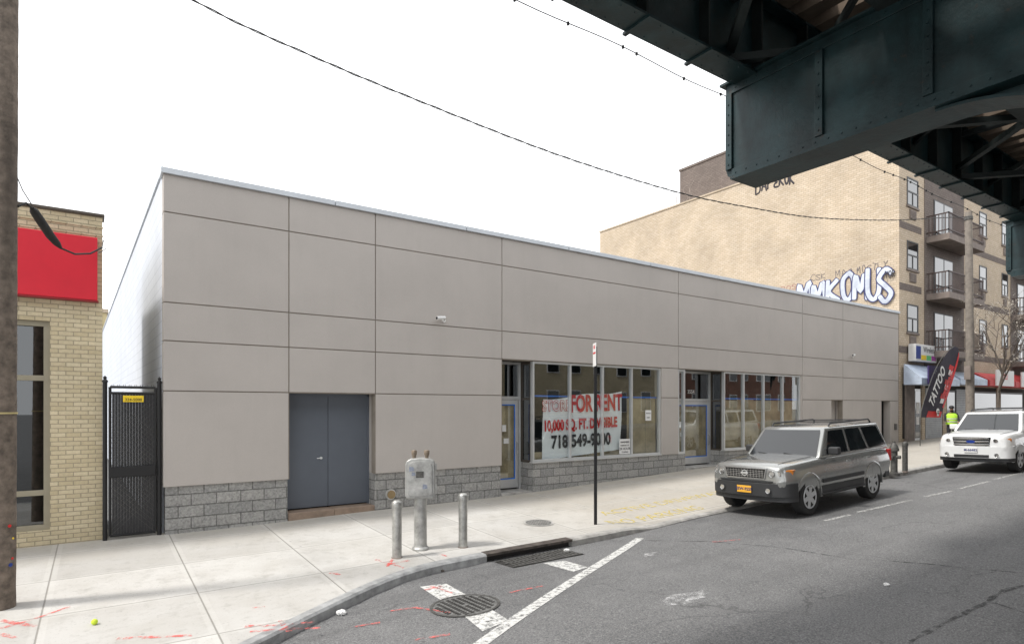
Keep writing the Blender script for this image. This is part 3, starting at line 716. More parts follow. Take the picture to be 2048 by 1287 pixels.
boxes('logo_patch',m_yellow,sg,[(30.0,30.5,AY-.36,AY-.352,4.47,4.68)])
boxes('logo_patch',m_green,sg,[(30.55,31.0,AY-.36,AY-.352,4.47,4.68)])
boxes('logo_patch',m_purple,sg,[(31.05,31.5,AY-.36,AY-.352,4.47,4.68)])
def awning(x0,x1,z0,z1,m,label,board=None,txt=None,mt=None,proj=.8,bx0=.7,bx1=.4):
    a=thing('shop_awning',label,'awning',((x0+x1)/2,AY,z0))
    mb=MB(); mb.prism([(AY-.11,z1),(AY-proj,z0+.28),(AY-proj,z0),(AY-.11,z0)],x0,x1,'x'); mb.build('canopy',m,a)
    if board:
        mb=MB(); mb.box(x0+bx0,x1-bx1,AY-proj-.06,AY-proj-.005,z0+.02,z0+.82); b=mb.build('sign_board',board,a)
        xm=(x0+bx0+x1-bx1)/2
        if txt: text('lettering',txt,.42,mt,(xm,AY-proj-.065,z0+.48),WY,b,sx=.75,shear=.2)
        if txt=='Vanilla': text('lettering','Wigs',.26,mt,(xm,AY-proj-.065,z0+.17),WY,b,shear=.2)
awning(28.9,32.9,3.35,4.25,m_awnw,'pale blue white awning with dark sign board beside the stucco store',m_purp,'Vanilla',m_white,bx0=.55,bx1=1.6)
awning(33.0,36.3,3.45,4.1,m_awnw,'plain white awning behind the second wooden pole')
awning(36.6,40.2,3.45,4.15,m_awnr,'red awning with white board further along the apartment building',m_white,'DELI',m_redtxt)
awning(40.3,44.5,3.45,4.2,m_awnr,'red awning farthest along the apartment building',m_white,'GROCERY',m_redtxt)
# graffiti: hand drawn strokes on the side wall
m_grw=mat('graffiti_white',(.52,.56,.64),.85,0,.2,2); m_grk=mat('graffiti_blue_black',(.045,.05,.13),.85); m_gry=mat('graffiti_grey',(.16,.14,.135),.85); m_grd=mat('graffiti_dark',(.04,.035,.04),.85); m_grr=mat('graffiti_faded_red',(.34,.17,.15),.85)
SF={'A':[[(0,0),(.5,1),(1,0)],[(.2,.4),(.8,.4)]],'D':[[(0,0),(.05,1),(.7,.85),(1,.5),(.7,.1),(0,0)]],'P':[[(0,0),(.05,1),(.8,.95),(.9,.65),(.1,.5)]],
'E':[[(1,1),(.2,.95),(.1,.6),(.7,.5)],[(.7,.5),(.05,.4),(.1,.05),(1,0)]],'R':[[(0,0),(.05,1),(.8,.95),(.85,.65),(.2,.5),(1,0)]],
'O':[[(.5,1),(.05,.7),(.1,.2),(.55,0),(.95,.3),(.9,.8),(.5,1)]],'S':[[(1,.85),(.5,1),(0,.75),(.5,.5),(1,.25),(.5,0),(0,.15)]],
'C':[[(1,.85),(.5,1),(.05,.5),(.5,0),(1,.15)]],'K':[[(0,0),(.05,1)],[(.95,1),(.1,.5),(1,0)]],'M':[[(0,0),(.1,.95),(.45,.3),(.85,1),(1,0)]],
'U':[[(0,1),(.05,.25),(.5,0),(.95,.25),(1,1)]],'Y':[[(0,1),(.5,.5),(1,1)],[(.5,.5),(.4,0)]],'T':[[(0,1),(1,.95)],[(.5,1),(.45,0)]],'L':[[(.05,1),(0,0),(.9,.05)]]}
def tagwrite(s,px,py,w,h,r,m,off,gap=.25,jit=.06,flat=.25,seed=1,name='graffiti',X=None):
    random.seed(seed); X=X or AX; c=onX(px,py,X); cw=w/(len(s)+gap*(len(s)-1)); mb=MB(); u=-w/2
    for ci,ch in enumerate(s):
        jz=random.uniform(-.08,.08)*h; jh=random.uniform(.88,1.12)
        for stv in SF.get(ch,[]):
            pts=[(u+cw*(a+random.uniform(-jit,jit)),(b-.5+random.uniform(-jit,jit))*h*jh+jz) for a,b in stv]
            sm=cr(pts,5); e0=(Vector(sm[0])-Vector(sm[1])).normalized()*r*.5; e1=(Vector(sm[-1])-Vector(sm[-2])).normalized()*r*.5
            sm=[tuple(Vector(sm[0])+e0)]+sm+[tuple(Vector(sm[-1])+e1)]
            mb.tube([(-ci*.25*0,-a,b) for a,b in sm],[r*.6]+[r]*(len(sm)-2)+[r*.6],8)
        u+=cw*(1+gap)
    for v in mb.bm.verts: v.co.x*=flat
    bmesh.ops.recalc_face_normals(mb.bm,faces=mb.bm.faces)
    for v in mb.bm.verts: v.co+=Vector((X-off,c.y,c.z))
    return mb.build(name,m,ap,smooth=True,ang=80,recalc=False)
# each big letter: dark outline, pale fill, in layers so neighbours overlap like spray paint
for i,(ch,px,py,w,h) in enumerate((('M',1609,584,.62,.95),('M',1638,582,.62,1.0),('K',1666,579,.5,1.05),('O',1697,573,.55,1.2),('M',1722,572,.6,1.15),('U',1748,570,.5,1.3),('S',1772,571,.48,1.25))):
    o_=.002+.012*i
    tagwrite(ch,px,py,w,h,.145,m_grk,o_,0,.05,.03,30+i); tagwrite(ch,px,py,w,h,.095,m_grw,o_+.006,0,.05,.03,30+i)
tagwrite('DAP',1528,371,.95,.62,.045,m_grd,.006,.3,seed=3); tagwrite('EROK',1568,358,1.05,.62,.045,m_grd,.006,.3,seed=4)
tagwrite('CSK',1636,554,.7,.26,.016,m_gry,.004,.3,.12,seed=5); tagwrite('MAO',1688,546,.75,.3,.016,m_gry,.004,.4,.14,seed=6); tagwrite('MOSTLY',1744,534,1.3,.3,.018,m_gry,.004,.4,.15,seed=7)
tagwrite('YOR',1782,548,.4,.3,.016,m_grd,.09,.3,seed=8); tagwrite('OROS',1572,576,1.1,.22,.016,m_grr,.004,.3,seed=9)
tagwrite('LSK',1371,388,1.4,1.1,.03,m_conc,.006,.3,seed=10,X=31.)
# ------------------------------------------------------------------ buildings across the street (seen in the window reflections)
for i,(x0,x1,h,m,lab) in enumerate(((8,24,8.5,m_red,'red brick house row across the street reflected in the left panes'),(24.5,42,10.5,m_cream,'cream brick block across the street reflected in the shop panes'),(42.5,62,9,m_red,'farther red brick block across the street reflected in the right panes'))):
    b=thing('brick_building',lab,'building',((x0+x1)/2,-12,.9))
    mb=MB(); mb.box(x0,x1,-20,-12,0,h+.8); mb.build('wall',m,b)
    mb=MB(); mb.box(x0-.1,x1+.1,-12.0,-11.8,h+.8,h+1.2); mb.build('cornice',m_brown,b)
    x=x0+1.2
    while x<x1-1.5:
        for z in (2.,5.,8.):
            if z<h-1:
                f=MB(); f.box(x,x+1.2,-12,-11.94,z,z+1.7); fo=f.build('window',m_white,b)
                mb=MB(); mb.box(x+.08,x+1.12,-11.94,-11.93,z+.08,z+1.62); mb.build('pane',m_carglass,fo)
        x+=2.6
# ------------------------------------------------------------------ elevated railway
el=thing('elevated_railway','dark green riveted steel elevated railway above the street','railway bridge',(7.0,.4,.1))
CB=2.98+CZ; CT=4.2+CZ; GY=4.66; GB=4.18+CZ; GT=GB+1.05; YE=4.96
CXs=(6.8,17.0,27.2,37.4,47.6)
for ci,cx in enumerate(CXs):
    fine=ci<2
    w=.42
    mb=MB()
    mb.prism([(YE,CT),(YE,CB+.14),(YE-.03,CB+.05),(YE-.1,CB),(-6,CB),(-6,CT)],cx+.03,cx+w,'x')
    cg=mb.build('cross_girder',m_el,el)
    boxes('flange',m_el,cg,[(cx-.05,cx+w+.08,-6,YE-.12,CB-.035,CB-.001),(cx-.05,cx+w+.08,-6,YE+.04,CT+.001,CT+.03)])
    L=[(cx-.008,cx+.029,y-.09,y,CB+.121,CT-.121) for y in (YE-.02,3.75,2.65,1.5,.2)]
    L+=[(cx+.008,cx+.0295,-6,YE-.1,CB+.001,CB+.12),(cx+.008,cx+.0295,-6,YE-.02,CT-.12,CT-.001)]
    boxes('stiffener',m_el,cg,L,bevel=.004)
    if fine:
        mb=MB(); y=4.8
        while y>.3:
            for z in (CB+.06,CT-.06): mb.cyl((cx+.01,y,z),(cx-.0,y,z),.013,.008,7)
            y-=.15
        for y in (YE-.065,3.705,2.605,1.455):
            z=CB+.18
            while z<CT-.14: mb.cyl((cx-.006,y,z),(cx-.018,y,z),.012,.008,7); z+=.13
        mb.build('rivet_pattern',m_el,cg,smooth=True)
    arc=[]
    for i in range(15):
        u=i/14; arc.append((2.55-1.85*u,CB-.036-1.75*(1-math.sqrt(max(0,1-u*u)))))
    mb=MB(); mb.prism(arc+[(.7,CB-.036)],cx+.15,cx+.27,'x'); mb.build('knee_bracket',m_el,cg)
    mb=MB(); rr=[[(cx+.02,y,z-.001),(cx+.40,y,z-.001),(cx+.40,y,z-.03),(cx+.02,y,z-.03)] for y,z in arc[:-1]]; mb.loft(rr); mb.build('bracket_flange',m_el,cg)
    if cx<30:
        mb=MB(); mb.box(cx-.05,cx+.47,.62,.7,0,CB-.04); mb.box(cx-.05,cx+.47,.1,.18,0,CB-.04); mb.box(cx+.15,cx+.27,.18,.62,0,CB-.04); mb.build('column',m_el,el)
ys=(GY,2.9,1.0,-.95,-2.8,-4.6)
for gi,gy in enumerate(ys):
    mb=MB(); mb.box(-4,52,gy-.02,gy+.02,GB+.03,GT-.03); mb.box(-4,52,gy-.17,gy+.17,GB,GB+.029); mb.box(-4,52,gy-.17,gy+.17,GT-.029,GT)
    g=mb.build('longitudinal_girder',m_el if gi==0 else m_elin,el)
    if gi<4:
        mb=MB(); mb.box(0,.03,gy-.16,gy-.021,GB+.03,GT-.03); s0=mb.build('stiffener',m_elin,g)
        x=2.76 if gi==0 else 4; s0.location.x=x
        while x<(20 if gi==0 else 17):
            x+=1.04 if gi==0 else 1.5; c=s0.copy(); COL.objects.link(c); c.location.x=x
    if gi==0:
        mb=MB(); mb.box(0,.05,gy-.2,gy+.2,GB-.03,GB-.001); b0=mb.build('bracket_bar',m_el,g); x=2.76; b0.location.x=x
        while x<20: x+=1.04; c=b0.copy(); COL.objects.link(c); c.location.x=x
        mb=MB(); x=2.5
        while x<17:
            for yy in (gy-.12,gy+.12): mb.cyl((x,yy,GB),(x,yy,GB-.010),.012,.007,6)
            x+=.2
        mb.build('rivet_pattern',m_el,g)
def br(p,q,parent,hw=.05):
    p=Vector(p);q=Vector(q);d=(q-p).normalized();n=Vector((-d.y,d.x,0))*hw; mb=MB()
    mb.hexa([p+n,p-n,q-n,q+n],[v+Vector((0,0,.09)) for v in(p+n,p-n,q-n,q+n)]); mb.build('cross_brace',m_elin,parent)
for a,b in list(zip(ys,ys[1:]))[:4]:
    x=-.3
    while x<20:
        br((x,a,GB+.1),(x+1.7,b,GB+.1),el); br((x+1.7,b,GB+.22),(x+3.4,a,GB+.22),el); br((x,a,GT-.2),(x,b,GT-.2),el)
        if a>0: br((x+1.7,a,GB+.34),(x,b,GB+.34),el,.03); br((x+1.7,a,GB+.5),(x+1.7,b,GB+.5),el,.04)
        x+=3.4
mb=MB(); mb.box(0,.24,-5.2,4.95,GT+.002,GT+.2); sl=mb.build('sleeper',m_tie,el)
x=-3.8; sl.location.x=x
for i in range(94):
    x+=.46
    c=sl.copy(); COL.objects.link(c); c.location.x=x+random.uniform(-.02,.02)
for y in (3.4,1.9,-.4,-1.9,-3.9):
    mb=MB(); mb.box(-4,42,y-.04,y+.04,GT+.2,GT+.36); mb.build('rail',m_rust,el)
boxes('walkway_planks',m_tie,el,[(-4,42,4.2,4.9,GT+.21,GT+.25),(-4,42,.3,1.0,GT+.21,GT+.25)])
cb=thing('clipped_cable','thin cable with small clips running beside the elevated railway','cable',(5,5.3,6.6))
def cz_(x): return 6.72+.02*math.cos(x*2*PI/2.6)
mb=MB(); mb.tube([(x*.25,5.3,cz_(x*.25)) for x in range(4,160)],.006,5); mb.build('cable',m_black,cb)
x=2.3
for i in range(26):
    x+=random.uniform(.2,.95); mb=MB(); mb.box(x,x+.022,5.288,5.312,cz_(x)-.022,cz_(x)+.014); mb.build('clip',m_black,cb)
# ------------------------------------------------------------------ poles and wires
c1=onG(1,1214,S)
p1=thing('utility_pole','weathered wooden utility pole at the left edge of the sidewalk','utility pole',c1)
mb=MB(); rr=[]; n=28; PR=.14; PL=.006
ph_=[random.uniform(-.035,.035) for _ in range(n)]
for k in range(90):
    z=k/89*9.5-.1; r=PR-.0028*z
    rr.append([(c1.x+PL*z+r*(1+ph_[i]+random.uniform(-.02,.02))*math.cos(2*PI*i/n),c1.y+r*(1+ph_[i])*math.sin(2*PI*i/n),c1.z+z) for i in range(n)])
mb.loft(rr); mb.build('pole_shaft',m_wood,p1,smooth=True)
def onpole(h,ang,r=.16): return (c1.x+PL*h+r*math.cos(ang),c1.y+r*math.sin(ang),c1.z+h)
mb=MB()
for i in range(50):
    h=random.uniform(.6,4.5); a=random.uniform(-PI*.85,-.05); r=PR-.0028*h
    mb.cyl(onpole(h,a,r-.01),onpole(h,a,r+.008),.004,.004,5)
mb.build('nail_pattern',m_iron,p1)
for h,a,m,s in((.50,-.8,m_blueo,.022),(.57,-.65,m_redtxt,.014),(.95,-.9,m_redtxt,.018),(.8,-.6,m_yellow,.012)):
    r=PR-.0028*h; mb=MB(); mb.cyl(onpole(h,a,r-.02),onpole(h,a,r+.004),s,s,9); mb.build('paint_spot',m,p1)
mb=MB(); mb.lathe([(PR,2.235),(PR+.004,2.235),(PR+.004,2.255),(PR,2.255)],(c1.x+PL*2.2,c1.y,c1.z),24); mb.build('tag_band',mat('faded_band',(.5,.42,.2),.7),p1)
zt=S(26.9,8.9)
p2=thing('utility_pole','wooden utility pole standing by the kerb before the apartment building','utility pole',(26.9,8.9,zt))
mb=MB(); mb.tube([(26.9,8.9,zt-.1),(26.9,8.92,zt+4),(26.88,8.95,7.3+CZ)],[.15,.135,.115],14); mb.build('pole_shaft',mat('grey_pole_wood',(.2,.175,.15),.9,0,.25,7,.5,40),p2,smooth=True)
mb=MB(); mb.lathe([(.13,0),(.14,.02),(.14,.12),(.13,.14)],(26.88,8.95,7.0+CZ),12); mb.build('bracket',m_iron,p2)
mb=MB(); mb.box(26.6,26.74,8.8,9.0,3.4,3.9); mb.build('pole_box',m_conc,p2)
CP=[(-.8,5.95),(1.0,5.32),(2.6,5.08),(4.57,4.9),(7,4.74),(9.5,4.70),(11.3,4.74),(13.1,4.87),(15.5,5.08),(17.9,5.42),(21,5.95),(24,6.55),(26.7,7.08)]
def cz(x):
    for i in range(len(CP)-1):
        if x<=CP[i+1][0] or i==len(CP)-2:
            p0=CP[max(i-1,0)];p1_=CP[i];p2_=CP[i+1];p3=CP[min(i+2,len(CP)-1)]
            t=(x-p1_[0])/(p2_[0]-p1_[0]); h=p2_[0]-p1_[0]
            m1=(p2_[1]-p0[1])/(p2_[0]-p0[0])*h; m2=(p3[1]-p1_[1])/(p3[0]-p1_[0])*h
            return (2*t**3-3*t*t+1)*p1_[1]+(t**3-2*t*t+t)*m1+(-2*t**3+3*t*t)*p2_[1]+(t**3-t*t)*m2
wr=thing('overhead_cable','black twisted overhead cable sagging across the sky between two poles','cable',(10,8.85,4.7+CZ))
K=420; pa=[]; pb=[]
for i in range(K+1):
    x=-.8+27.5*i/K; z=cz(x)+CZ; a=x*2*PI/.55; s=.009
    pa.append((x,8.85+s*math.cos(a),z+s*math.sin(a))); pb.append((x,8.85-s*math.cos(a),z-s*math.sin(a)))
mb=MB(); mb.tube(pa,.0095,5); mb.build('strand',m_blackrub,wr,smooth=True)
mb=MB(); mb.tube(pb,.0065,5); mb.build('strand',m_iron,wr,smooth=True)
sp_=thing('service_cable','black service cable with thick splice sleeve between pole and brick wall','cable',onY(90,460,10.5))
A=onpole(4.66,-.1,.13); pts=[Vector(A),onY(52,406,9.2),onY(64,416,9.4),onY(80,440,9.8),onY(100,470,10.2),onY(122,496,10.6),onY(150,508,11.2),onY(180,507,11.8),onY(204,495,12.1)]
mb=MB(); mb.tube(pts,.014,7); mb.build('cable',m_blackrub,sp_,smooth=True)
mb=MB(); mb.tube([pts[2],pts[2].lerp(pts[3],.3),pts[3],pts[4],pts[4].lerp(pts[5],.6),pts[5]],[.02,.05,.055,.055,.045,.018],12); mb.build('splice_sleeve',m_blackrub,sp_,smooth=True)
for P_,r in (([Vector(onpole(5.0,-.1,.12)),onY(45,380,9.1),onY(64,410,9.4)],.006),([onY(204,495,12.1),onY(207,480,12.2)],.008),([onY(196,507,12.05),onY(212,497,12.2)],.006)):
    mb=MB(); mb.tube(P_,r,5); mb.build('guy_wire',m_iron,sp_)
# ------------------------------------------------------------------ street furniture
def bollard(loc,h,r,label,first=[None]):
    if first[0] is None:
        b=thing('bollard',label,'bollard',(0,0,0),'metal bollards on the sidewalk')
        mb=MB(); mb.lathe([(r,-.05),(r,h-.14),(r*1.0,h-.14)],n=24); mb.build('post',m_steel,b,smooth=True,local=True)
        mb=MB(); mb.lathe([(r*1.1,h-.14),(r*1.14,h-.13),(r*1.14,h-.06),(r*1.05,h-.03),(r*.7,h-.008),(0,h)],n=24); mb.build('cap',m_steel,b,smooth=True,local=True)
        mb=MB(); mb.lathe([(r*1.2,-.03),(r*1.2,.006),(r,.012)],n=24); mb.build('base_collar',m_conc,b,smooth=True,local=True)
        first[0]=b; o=b
    else:
        o=copy_tree(first[0]); o['label']=label
    o.location=loc; return o
b1=bollard(onG(794,1114,S),.88,.072,'steel bollard nearest the camera, left of the call box')
b2=bollard(onG(926,1093,S),.86,.072,'steel bollard standing right of the call box')
b3=bollard(onG(1810,942,S),.86,.072,'dark grey bollard on the far sidewalk beyond the silver car')
b3.rotation_euler=(0,0,1)
for ch in b3.children:
    if ch.name.startswith('base')==False: ch.data=ch.data.copy(); ch.data.materials[0]=m_iron
c=onG(841,1097,S)
cbx=thing('call_box','silver cast metal street call box on a round pedestal','call box',c)
def L(prof,nm,m,n=24,sm=True): mb=MB(); mb.lathe(prof,(c.x,c.y,c.z),n); return mb.build(nm,m,cbx,smooth=sm,ang=30)
L([(.14,-.03),(.14,.02),(.125,.04),(.108,.05),(.105,.07)],'base_flange',m_cast)
L([(.103,.05),(.1,.5),(.1,.84)],'pedestal',m_cast)
prof=[(-.235,.88),(-.22,.84),(-.17,.82),(.17,.82),(.22,.84),(.235,.88),(.235,1.36),(.215,1.42),(.15,1.455),(0,1.47),(-.15,1.455),(-.215,1.42),(-.235,1.36)]
ax=Vector((.87,-.49,0)); ay=Vector((.49,.87,0))
def bxp(u,v,z): q=Vector((c.x,c.y,c.z))+ax*u+ay*v; return (q.x,q.y,c.z+z)
mb=MB(); mb.hexa([bxp(u,-.13,z) for u,z in prof],[bxp(u,.13,z) for u,z in prof]); cb_=mb.build('box',m_cast,cbx,bevel=.02,seg=3)
mb=MB(); pr2=[(u*.82,.9+(z-.86)*.86) for u,z in prof]; mb.hexa([bxp(u,-.150,z) for u,z in pr2],[bxp(u,-.128,z) for u,z in pr2]); mb.build('door',m_cast,cb_,bevel=.006)
for z in(.95,1.28): mb=MB(); mb.cyl(bxp(.25,-.1,z),bxp(.25,-.1,z+.1),.018,.018,8); mb.build('hinge',m_cast,cb_)
mb=MB(); mb.hexa([bxp(-.06,-.158,1.16),bxp(.06,-.158,1.16),bxp(.06,-.149,1.16),bxp(-.06,-.149,1.16)],[bxp(-.06,-.158,1.26),bxp(.06,-.158,1.26),bxp(.06,-.149,1.26),bxp(-.06,-.149,1.26)]); mb.build('plate',m_iron,cb_)
m_stk=mat('faded_stickers',(.26,.29,.36),.7,0,.3,30)
for u,z,s in((-.13,1.30,.04),(-.10,1.22,.03),(.08,1.02,.04)):
    mb=MB(); mb.hexa([bxp(u-s,-.154,z-s),bxp(u+s,-.154,z-s*.8),bxp(u+s,-.151,z-s*.8),bxp(u-s,-.151,z-s)],[bxp(u-s*.9,-.154,z+s),bxp(u+s*.8,-.154,z+s*.7),bxp(u+s*.8,-.151,z+s*.7),bxp(u-s*.9,-.151,z+s)]); mb.build('sticker_scrap',m_stk,cb_)
for u in(-.1,.1):
    q=bxp(u,0,0); mb=MB(); mb.lathe([(.028,1.44),(.03,1.50),(.042,1.515),(.045,1.57),(.038,1.585),(0,1.59)],(q[0],q[1],c.z),16); mb.build('top_cap',m_copp,cb_,smooth=True)
c=onG(1191,1048,S)
sp=thing('street_sign','black street sign post with small white parking sign seen edge on','street sign',c,None,(0,0,R_(-31)))
mb=MB(); mb.box(-.028,.028,-.02,.02,-.05,3.40); mb.build('post',m_black,sp,local=True)
mb=MB(); mb.box(-.036,-.031,-.23,.08,3.02,3.46); so=mb.build('sign_plate',m_white,sp,local=True)
text('lettering','NO',.10,m_redtxt,(-.038,-.075,3.38),WX,so,local=True); text('lettering','PARKING',.055,m_redtxt,(-.038,-.075,3.27),WX,so,local=True)
c=onG(1788,948,S); hy=thing('fire_hydrant','dark fire hydrant on the sidewalk just behind the silver car','fire hydrant',c)
mb=MB(); mb.lathe([(.15,-.03),(.15,.04),(.10,.05),(.09,.1),(.09,.66),(.13,.67),(.13,.72),(.11,.77),(.08,.85),(.035,.9),(.035,.95),(0,.955)],c,20); mb.build('barrel',m_iron,hy,smooth=True)
for a in(0,PI/2,PI,3*PI/2): mb=MB(); mb.cyl((c.x,c.y,c.z+.5),(c.x+.17*math.cos(a),c.y+.17*math.sin(a),c.z+.5),.05,.05,10); mb.build('outlet',m_iron,hy,smooth=True)
def litter(px,py,fn,r,m,label,nm='crumpled_paper',cat='litter'):
    c=onG(px,py,fn); bm=bmesh.new(); bmesh.ops.create_icosphere(bm,subdivisions=3,radius=r)
    for v in bm.verts:
        if nm!='small_ball': v.co*=random.uniform(.6,1.15); v.co.z*=.55
    mb=MB(); mb.bm.free(); mb.bm=bm; o=mb.build(nm,m,smooth=(nm=='small_ball')); o.location=(c.x,c.y,c.z+r*(.95 if nm=='small_ball' else .45)); tag(o,label,cat)
litter(189,1248,S,.032,m_ball,'yellow green ball lying on the sidewalk by the pole','small_ball','ball')
litter(683,1228,RD,.06,m_white,'crumpled white paper in the gutter by the curved kerb')
litter(1133,1102,RD,.05,m_white,'crumpled white paper on the storm drain grate')
litter(1773,1170,RD,.035,m_white,'tiny white scrap on the asphalt at right')
litter(885,1142,RD,.03,m_rust,'brown leaf scrap by the kerb bend','leaf_scrap')
# ------------------------------------------------------------------ vehicles
def make_car(name,label,cat,P,loc,rot,group):
    root=thing(name,label,cat,loc,group,rot)
    paint=P['paint']; Lx=P['L']; k=Lx/4.64; hd=P['hood']
    K0=[(.06,.66,.52,.885),(.09,.75,.48,.975),(.17,.825,.43,1.03),(.38,.882,.40,1.068),(.80,.905,.38,1.095),(1.1,.91,.38,1.108),(1.42,.915,.38,1.12),(2.2,.92,.38,1.12),(3.2,.92,.38,1.13),(3.9,.915,.38,1.13),(4.35,.90,.42,1.12),(4.54,.87,.46,1.09),(4.62,.80,.5,1.0)]
    ST=[(x*k,w,a,b+hd) for x,w,a,b in cr(K0,5)]
    def sec(w,zb,zt):
        b=[(w-.14,zb),(w-.05,zb+.05),(w-.006,zb+.18),(w+.006,zb+(zt-zb)*.5),(w-.008,zt-.22),(w-.03,zt-.13),(w-.075,zt-.045),(w-.16,zt-.006),(w*.55,zt+.024),(w*.2,zt+.034)]
        return cr(b,3)
    mb=MB(); rr=[]
    for x,w,a,b in ST:
        h=sec(w,a,b); rr.append([(x,-y,z) for y,z in h]+[(x,y,z) for y,z in h[::-1]])
    mb.loft(rr); body=mb.build('body',paint,root,smooth=True,ang=55,local=True)
    xf=.86*k; xr_=xf+P['wb']; wr_=P['wr']
    cuts=[]
    for x in (xf,xr_):
        cm=MB(); cm.cyl((x,-1.3,wr_+.02),(x,1.3,wr_+.02),wr_+.055,None,40); co=cm.build('cut',m_black); cuts.append(co)
        md=body.modifiers.new('b','BOOLEAN'); md.object=co; md.operation='DIFFERENCE'; md.solver='EXACT'
    me=evalmesh(body); body.modifiers.clear(); body.data=me
    me.materials.clear(); me.materials.append(paint)
    for p in me.polygons: p.use_smooth=True; p.material_index=0
    me.set_sharp_from_angle(angle=R_(50))
    for co in cuts: bpy.data.objects.remove(co)
    def sy(x,z):
        w,a,b=ST[-1][1:]
        for s0,s1 in zip(ST,ST[1:]):
            if x<=s1[0]:
                t=max(0,(x-s0[0])/(s1[0]-s0[0])); w,a,b=[s0[i]+(s1[i]-s0[i])*t for i in(1,2,3)]; break
        h=[q for q in sec(w,a,b)[:22]]
        return lerp(sorted([(zz,yy) for yy,zz in h]),z)
    mb=MB(); mb.box(.35*k,4.35*k,-.62,.62,.28,.95); mb.box(xf+.45,xr_-.45,-.8,.8,.3,.45); mb.build('underbody',m_blackrub,root,local=True)
    zb=1.10+hd; zt=P['H']-.05; wb=.86; wt=.71
    b0,b1,r0,r1=P['gx']
    mb=MB(); lv=[(0,b0,b1,wb),(.96,r0-.03,r1+.03,wt+.008),(1.0,r0+.06,r1-.05,wt-.05)]
    rings=[]
    for t,xa,xb_,w in lv:
        z=zb-.02+(zt-zb+.02)*t; rings.append([(xa,-w,z),(xb_,-w,z),(xb_,w,z),(xa,w,z)])
    z=zt+.03; rings.append([(r0+.35,-wt+.25,z),(r1-.3,-wt+.25,z),(r1-.3,wt-.25,z),(r0+.35,wt-.25,z)])
    mb.loft(rings); mb.build('cabin',paint,root,smooth=True,bevel=.045,local=True,ang=60,seg=5)
    zm=zb-.02+(zt-zb+.02)*.96
    def gy(z): return wb+(wt+.008-wb)*(z-(zb-.02))/(zm-(zb-.02))
    def gxf(z): return b0+(r0-.03-b0)*(z-(zb-.02))/(zm-(zb-.02))
    def gxr(z): return b1+(r1+.03-b1)*(z-(zb-.02))/(zm-(zb-.02))
    za,zc=zb+.05,zt-.085
    for nm,pts in P['wins'](za,zc,gxf,gxr):
        for s in(-1,1):
            mb=MB(); mb.poly([(x,s*(gy(z)+.006),z) for x,z in pts]); mb.build('side_window',m_carglass,root,local=True,recalc=False)
    za2,zc2=zb+.015,zt-.06
    mb=MB(); mb.loft([[(gxf(z)-.008-.02*(1-abs(u)),u*(gy(z)-.085),z) for u in(-1,-.5,0,.5,1)] for z in(za2,(za2+zc2)/2,zc2)],caps=False,closed=False); mb.build('windscreen',m_carglass,root,local=True,smooth=True,recalc=False)
    mb=MB(); mb.poly([(gxr(za)+.008,-gy(za)+.1,za),(gxr(za)+.008,gy(za)-.1,za),(gxr(zc)+.008,gy(zc)-.1,zc),(gxr(zc)+.008,-gy(zc)+.1,zc)]); mb.build('rear_window',m_carglass,root,local=True,recalc=False)
    for y0 in(-.55,.05): mb=MB(); mb.tube([(gxf(zb)-.04,y0+.1,zb+.03),(gxf(zb+.06)-.035,y0+.5,zb+.07)],.007,5); mb.build('wiper',m_black,root,local=True)
    for x in(xf,xr_):
        for s in(-1,1):
            yw=s*.785
            mb=MB(); r=wr_
            mb.lathe([(r*.6,-.11),(r*.9,-.12),(r*.98,-.1),(r,-.07),(r,.07),(r*.98,.1),(r*.9,.12),(r*.6,.11)],(x,yw,r),36,'y')
            mb.lathe([(r*.62,-.03),(r*.62,.03)],(x,yw,r),24,'y'); w=mb.build('wheel',m_blackrub,root,smooth=True,local=True,ang=35)
            mb=MB(); yo=s*.115
            rp=[(r*.57,0),(r*.62,s*.010),(r*.65,0),(r*.65,-s*.12),(r*.57,-s*.12)]
            mb.lathe(rp+[rp[0]],(x,yw+yo,r),32,'y',caps=False)
            mb.lathe([(r*.22,-s*.06),(r*.22,-s*.010),(r*.14,0.004*s),(0,.004*s)],(x,yw+yo,r),20,'y')
            for q in range(P['sp']):
                a=2*PI*q/P['sp']+.3; d=Vector((math.cos(a),0,math.sin(a))); nn=Vector((-d.z,0,d.x))
                ctr=Vector((x,yw+yo,r)); w0,w1=.05,.045
                i0,i1=ctr+d*r*.12,ctr+d*r*.61
                mb.hexa([i0-nn*w0-Vector((0,s*.05,0)),i0+nn*w0-Vector((0,s*.05,0)),i1+nn*w1-Vector((0,s*.05,0)),i1-nn*w1-Vector((0,s*.05,0))],[i0-nn*w0-Vector((0,s*.004,0)),i0+nn*w0-Vector((0,s*.004,0)),i1+nn*w1-Vector((0,s*.0,0)),i1-nn*w1-Vector((0,s*.0,0))])
            mb.build('rim',m_rim,w,smooth=True,ang=35)
            mb=MB(); rr=[]; R1,R2=wr_+.05,wr_+.10
            for q in range(33):
                a=-.05*PI+(1.10*PI)*q/32; ca,sa=math.cos(a),math.sin(a); zc_=wr_+.02
                def pp(R,dy):
                    X,Z=x+R*ca,zc_+R*sa; Y=sy(min(max(X,.38),Lx-.3),min(max(Z,.56),.88)); return (X,s*(Y+dy),Z)
                rr.append([pp(R1,-.12),pp(R1,.008),pp((R1*.6+R2*.4),.010),pp(R2,-.002),pp(R2,-.03)])
            mb.loft(rr); mb.build('wheel_arch',P['flare'],root,smooth=True,local=True,ang=80)
    def rib(pts,m,nm,w=.007,dy=.003):
        for s in(-1,1):
            mb=MB(); mb.tube([(x,s*(sy(x,z)+dy-.002),z) for x,z in pts],w,5); mb.build(nm,m,root,local=True)
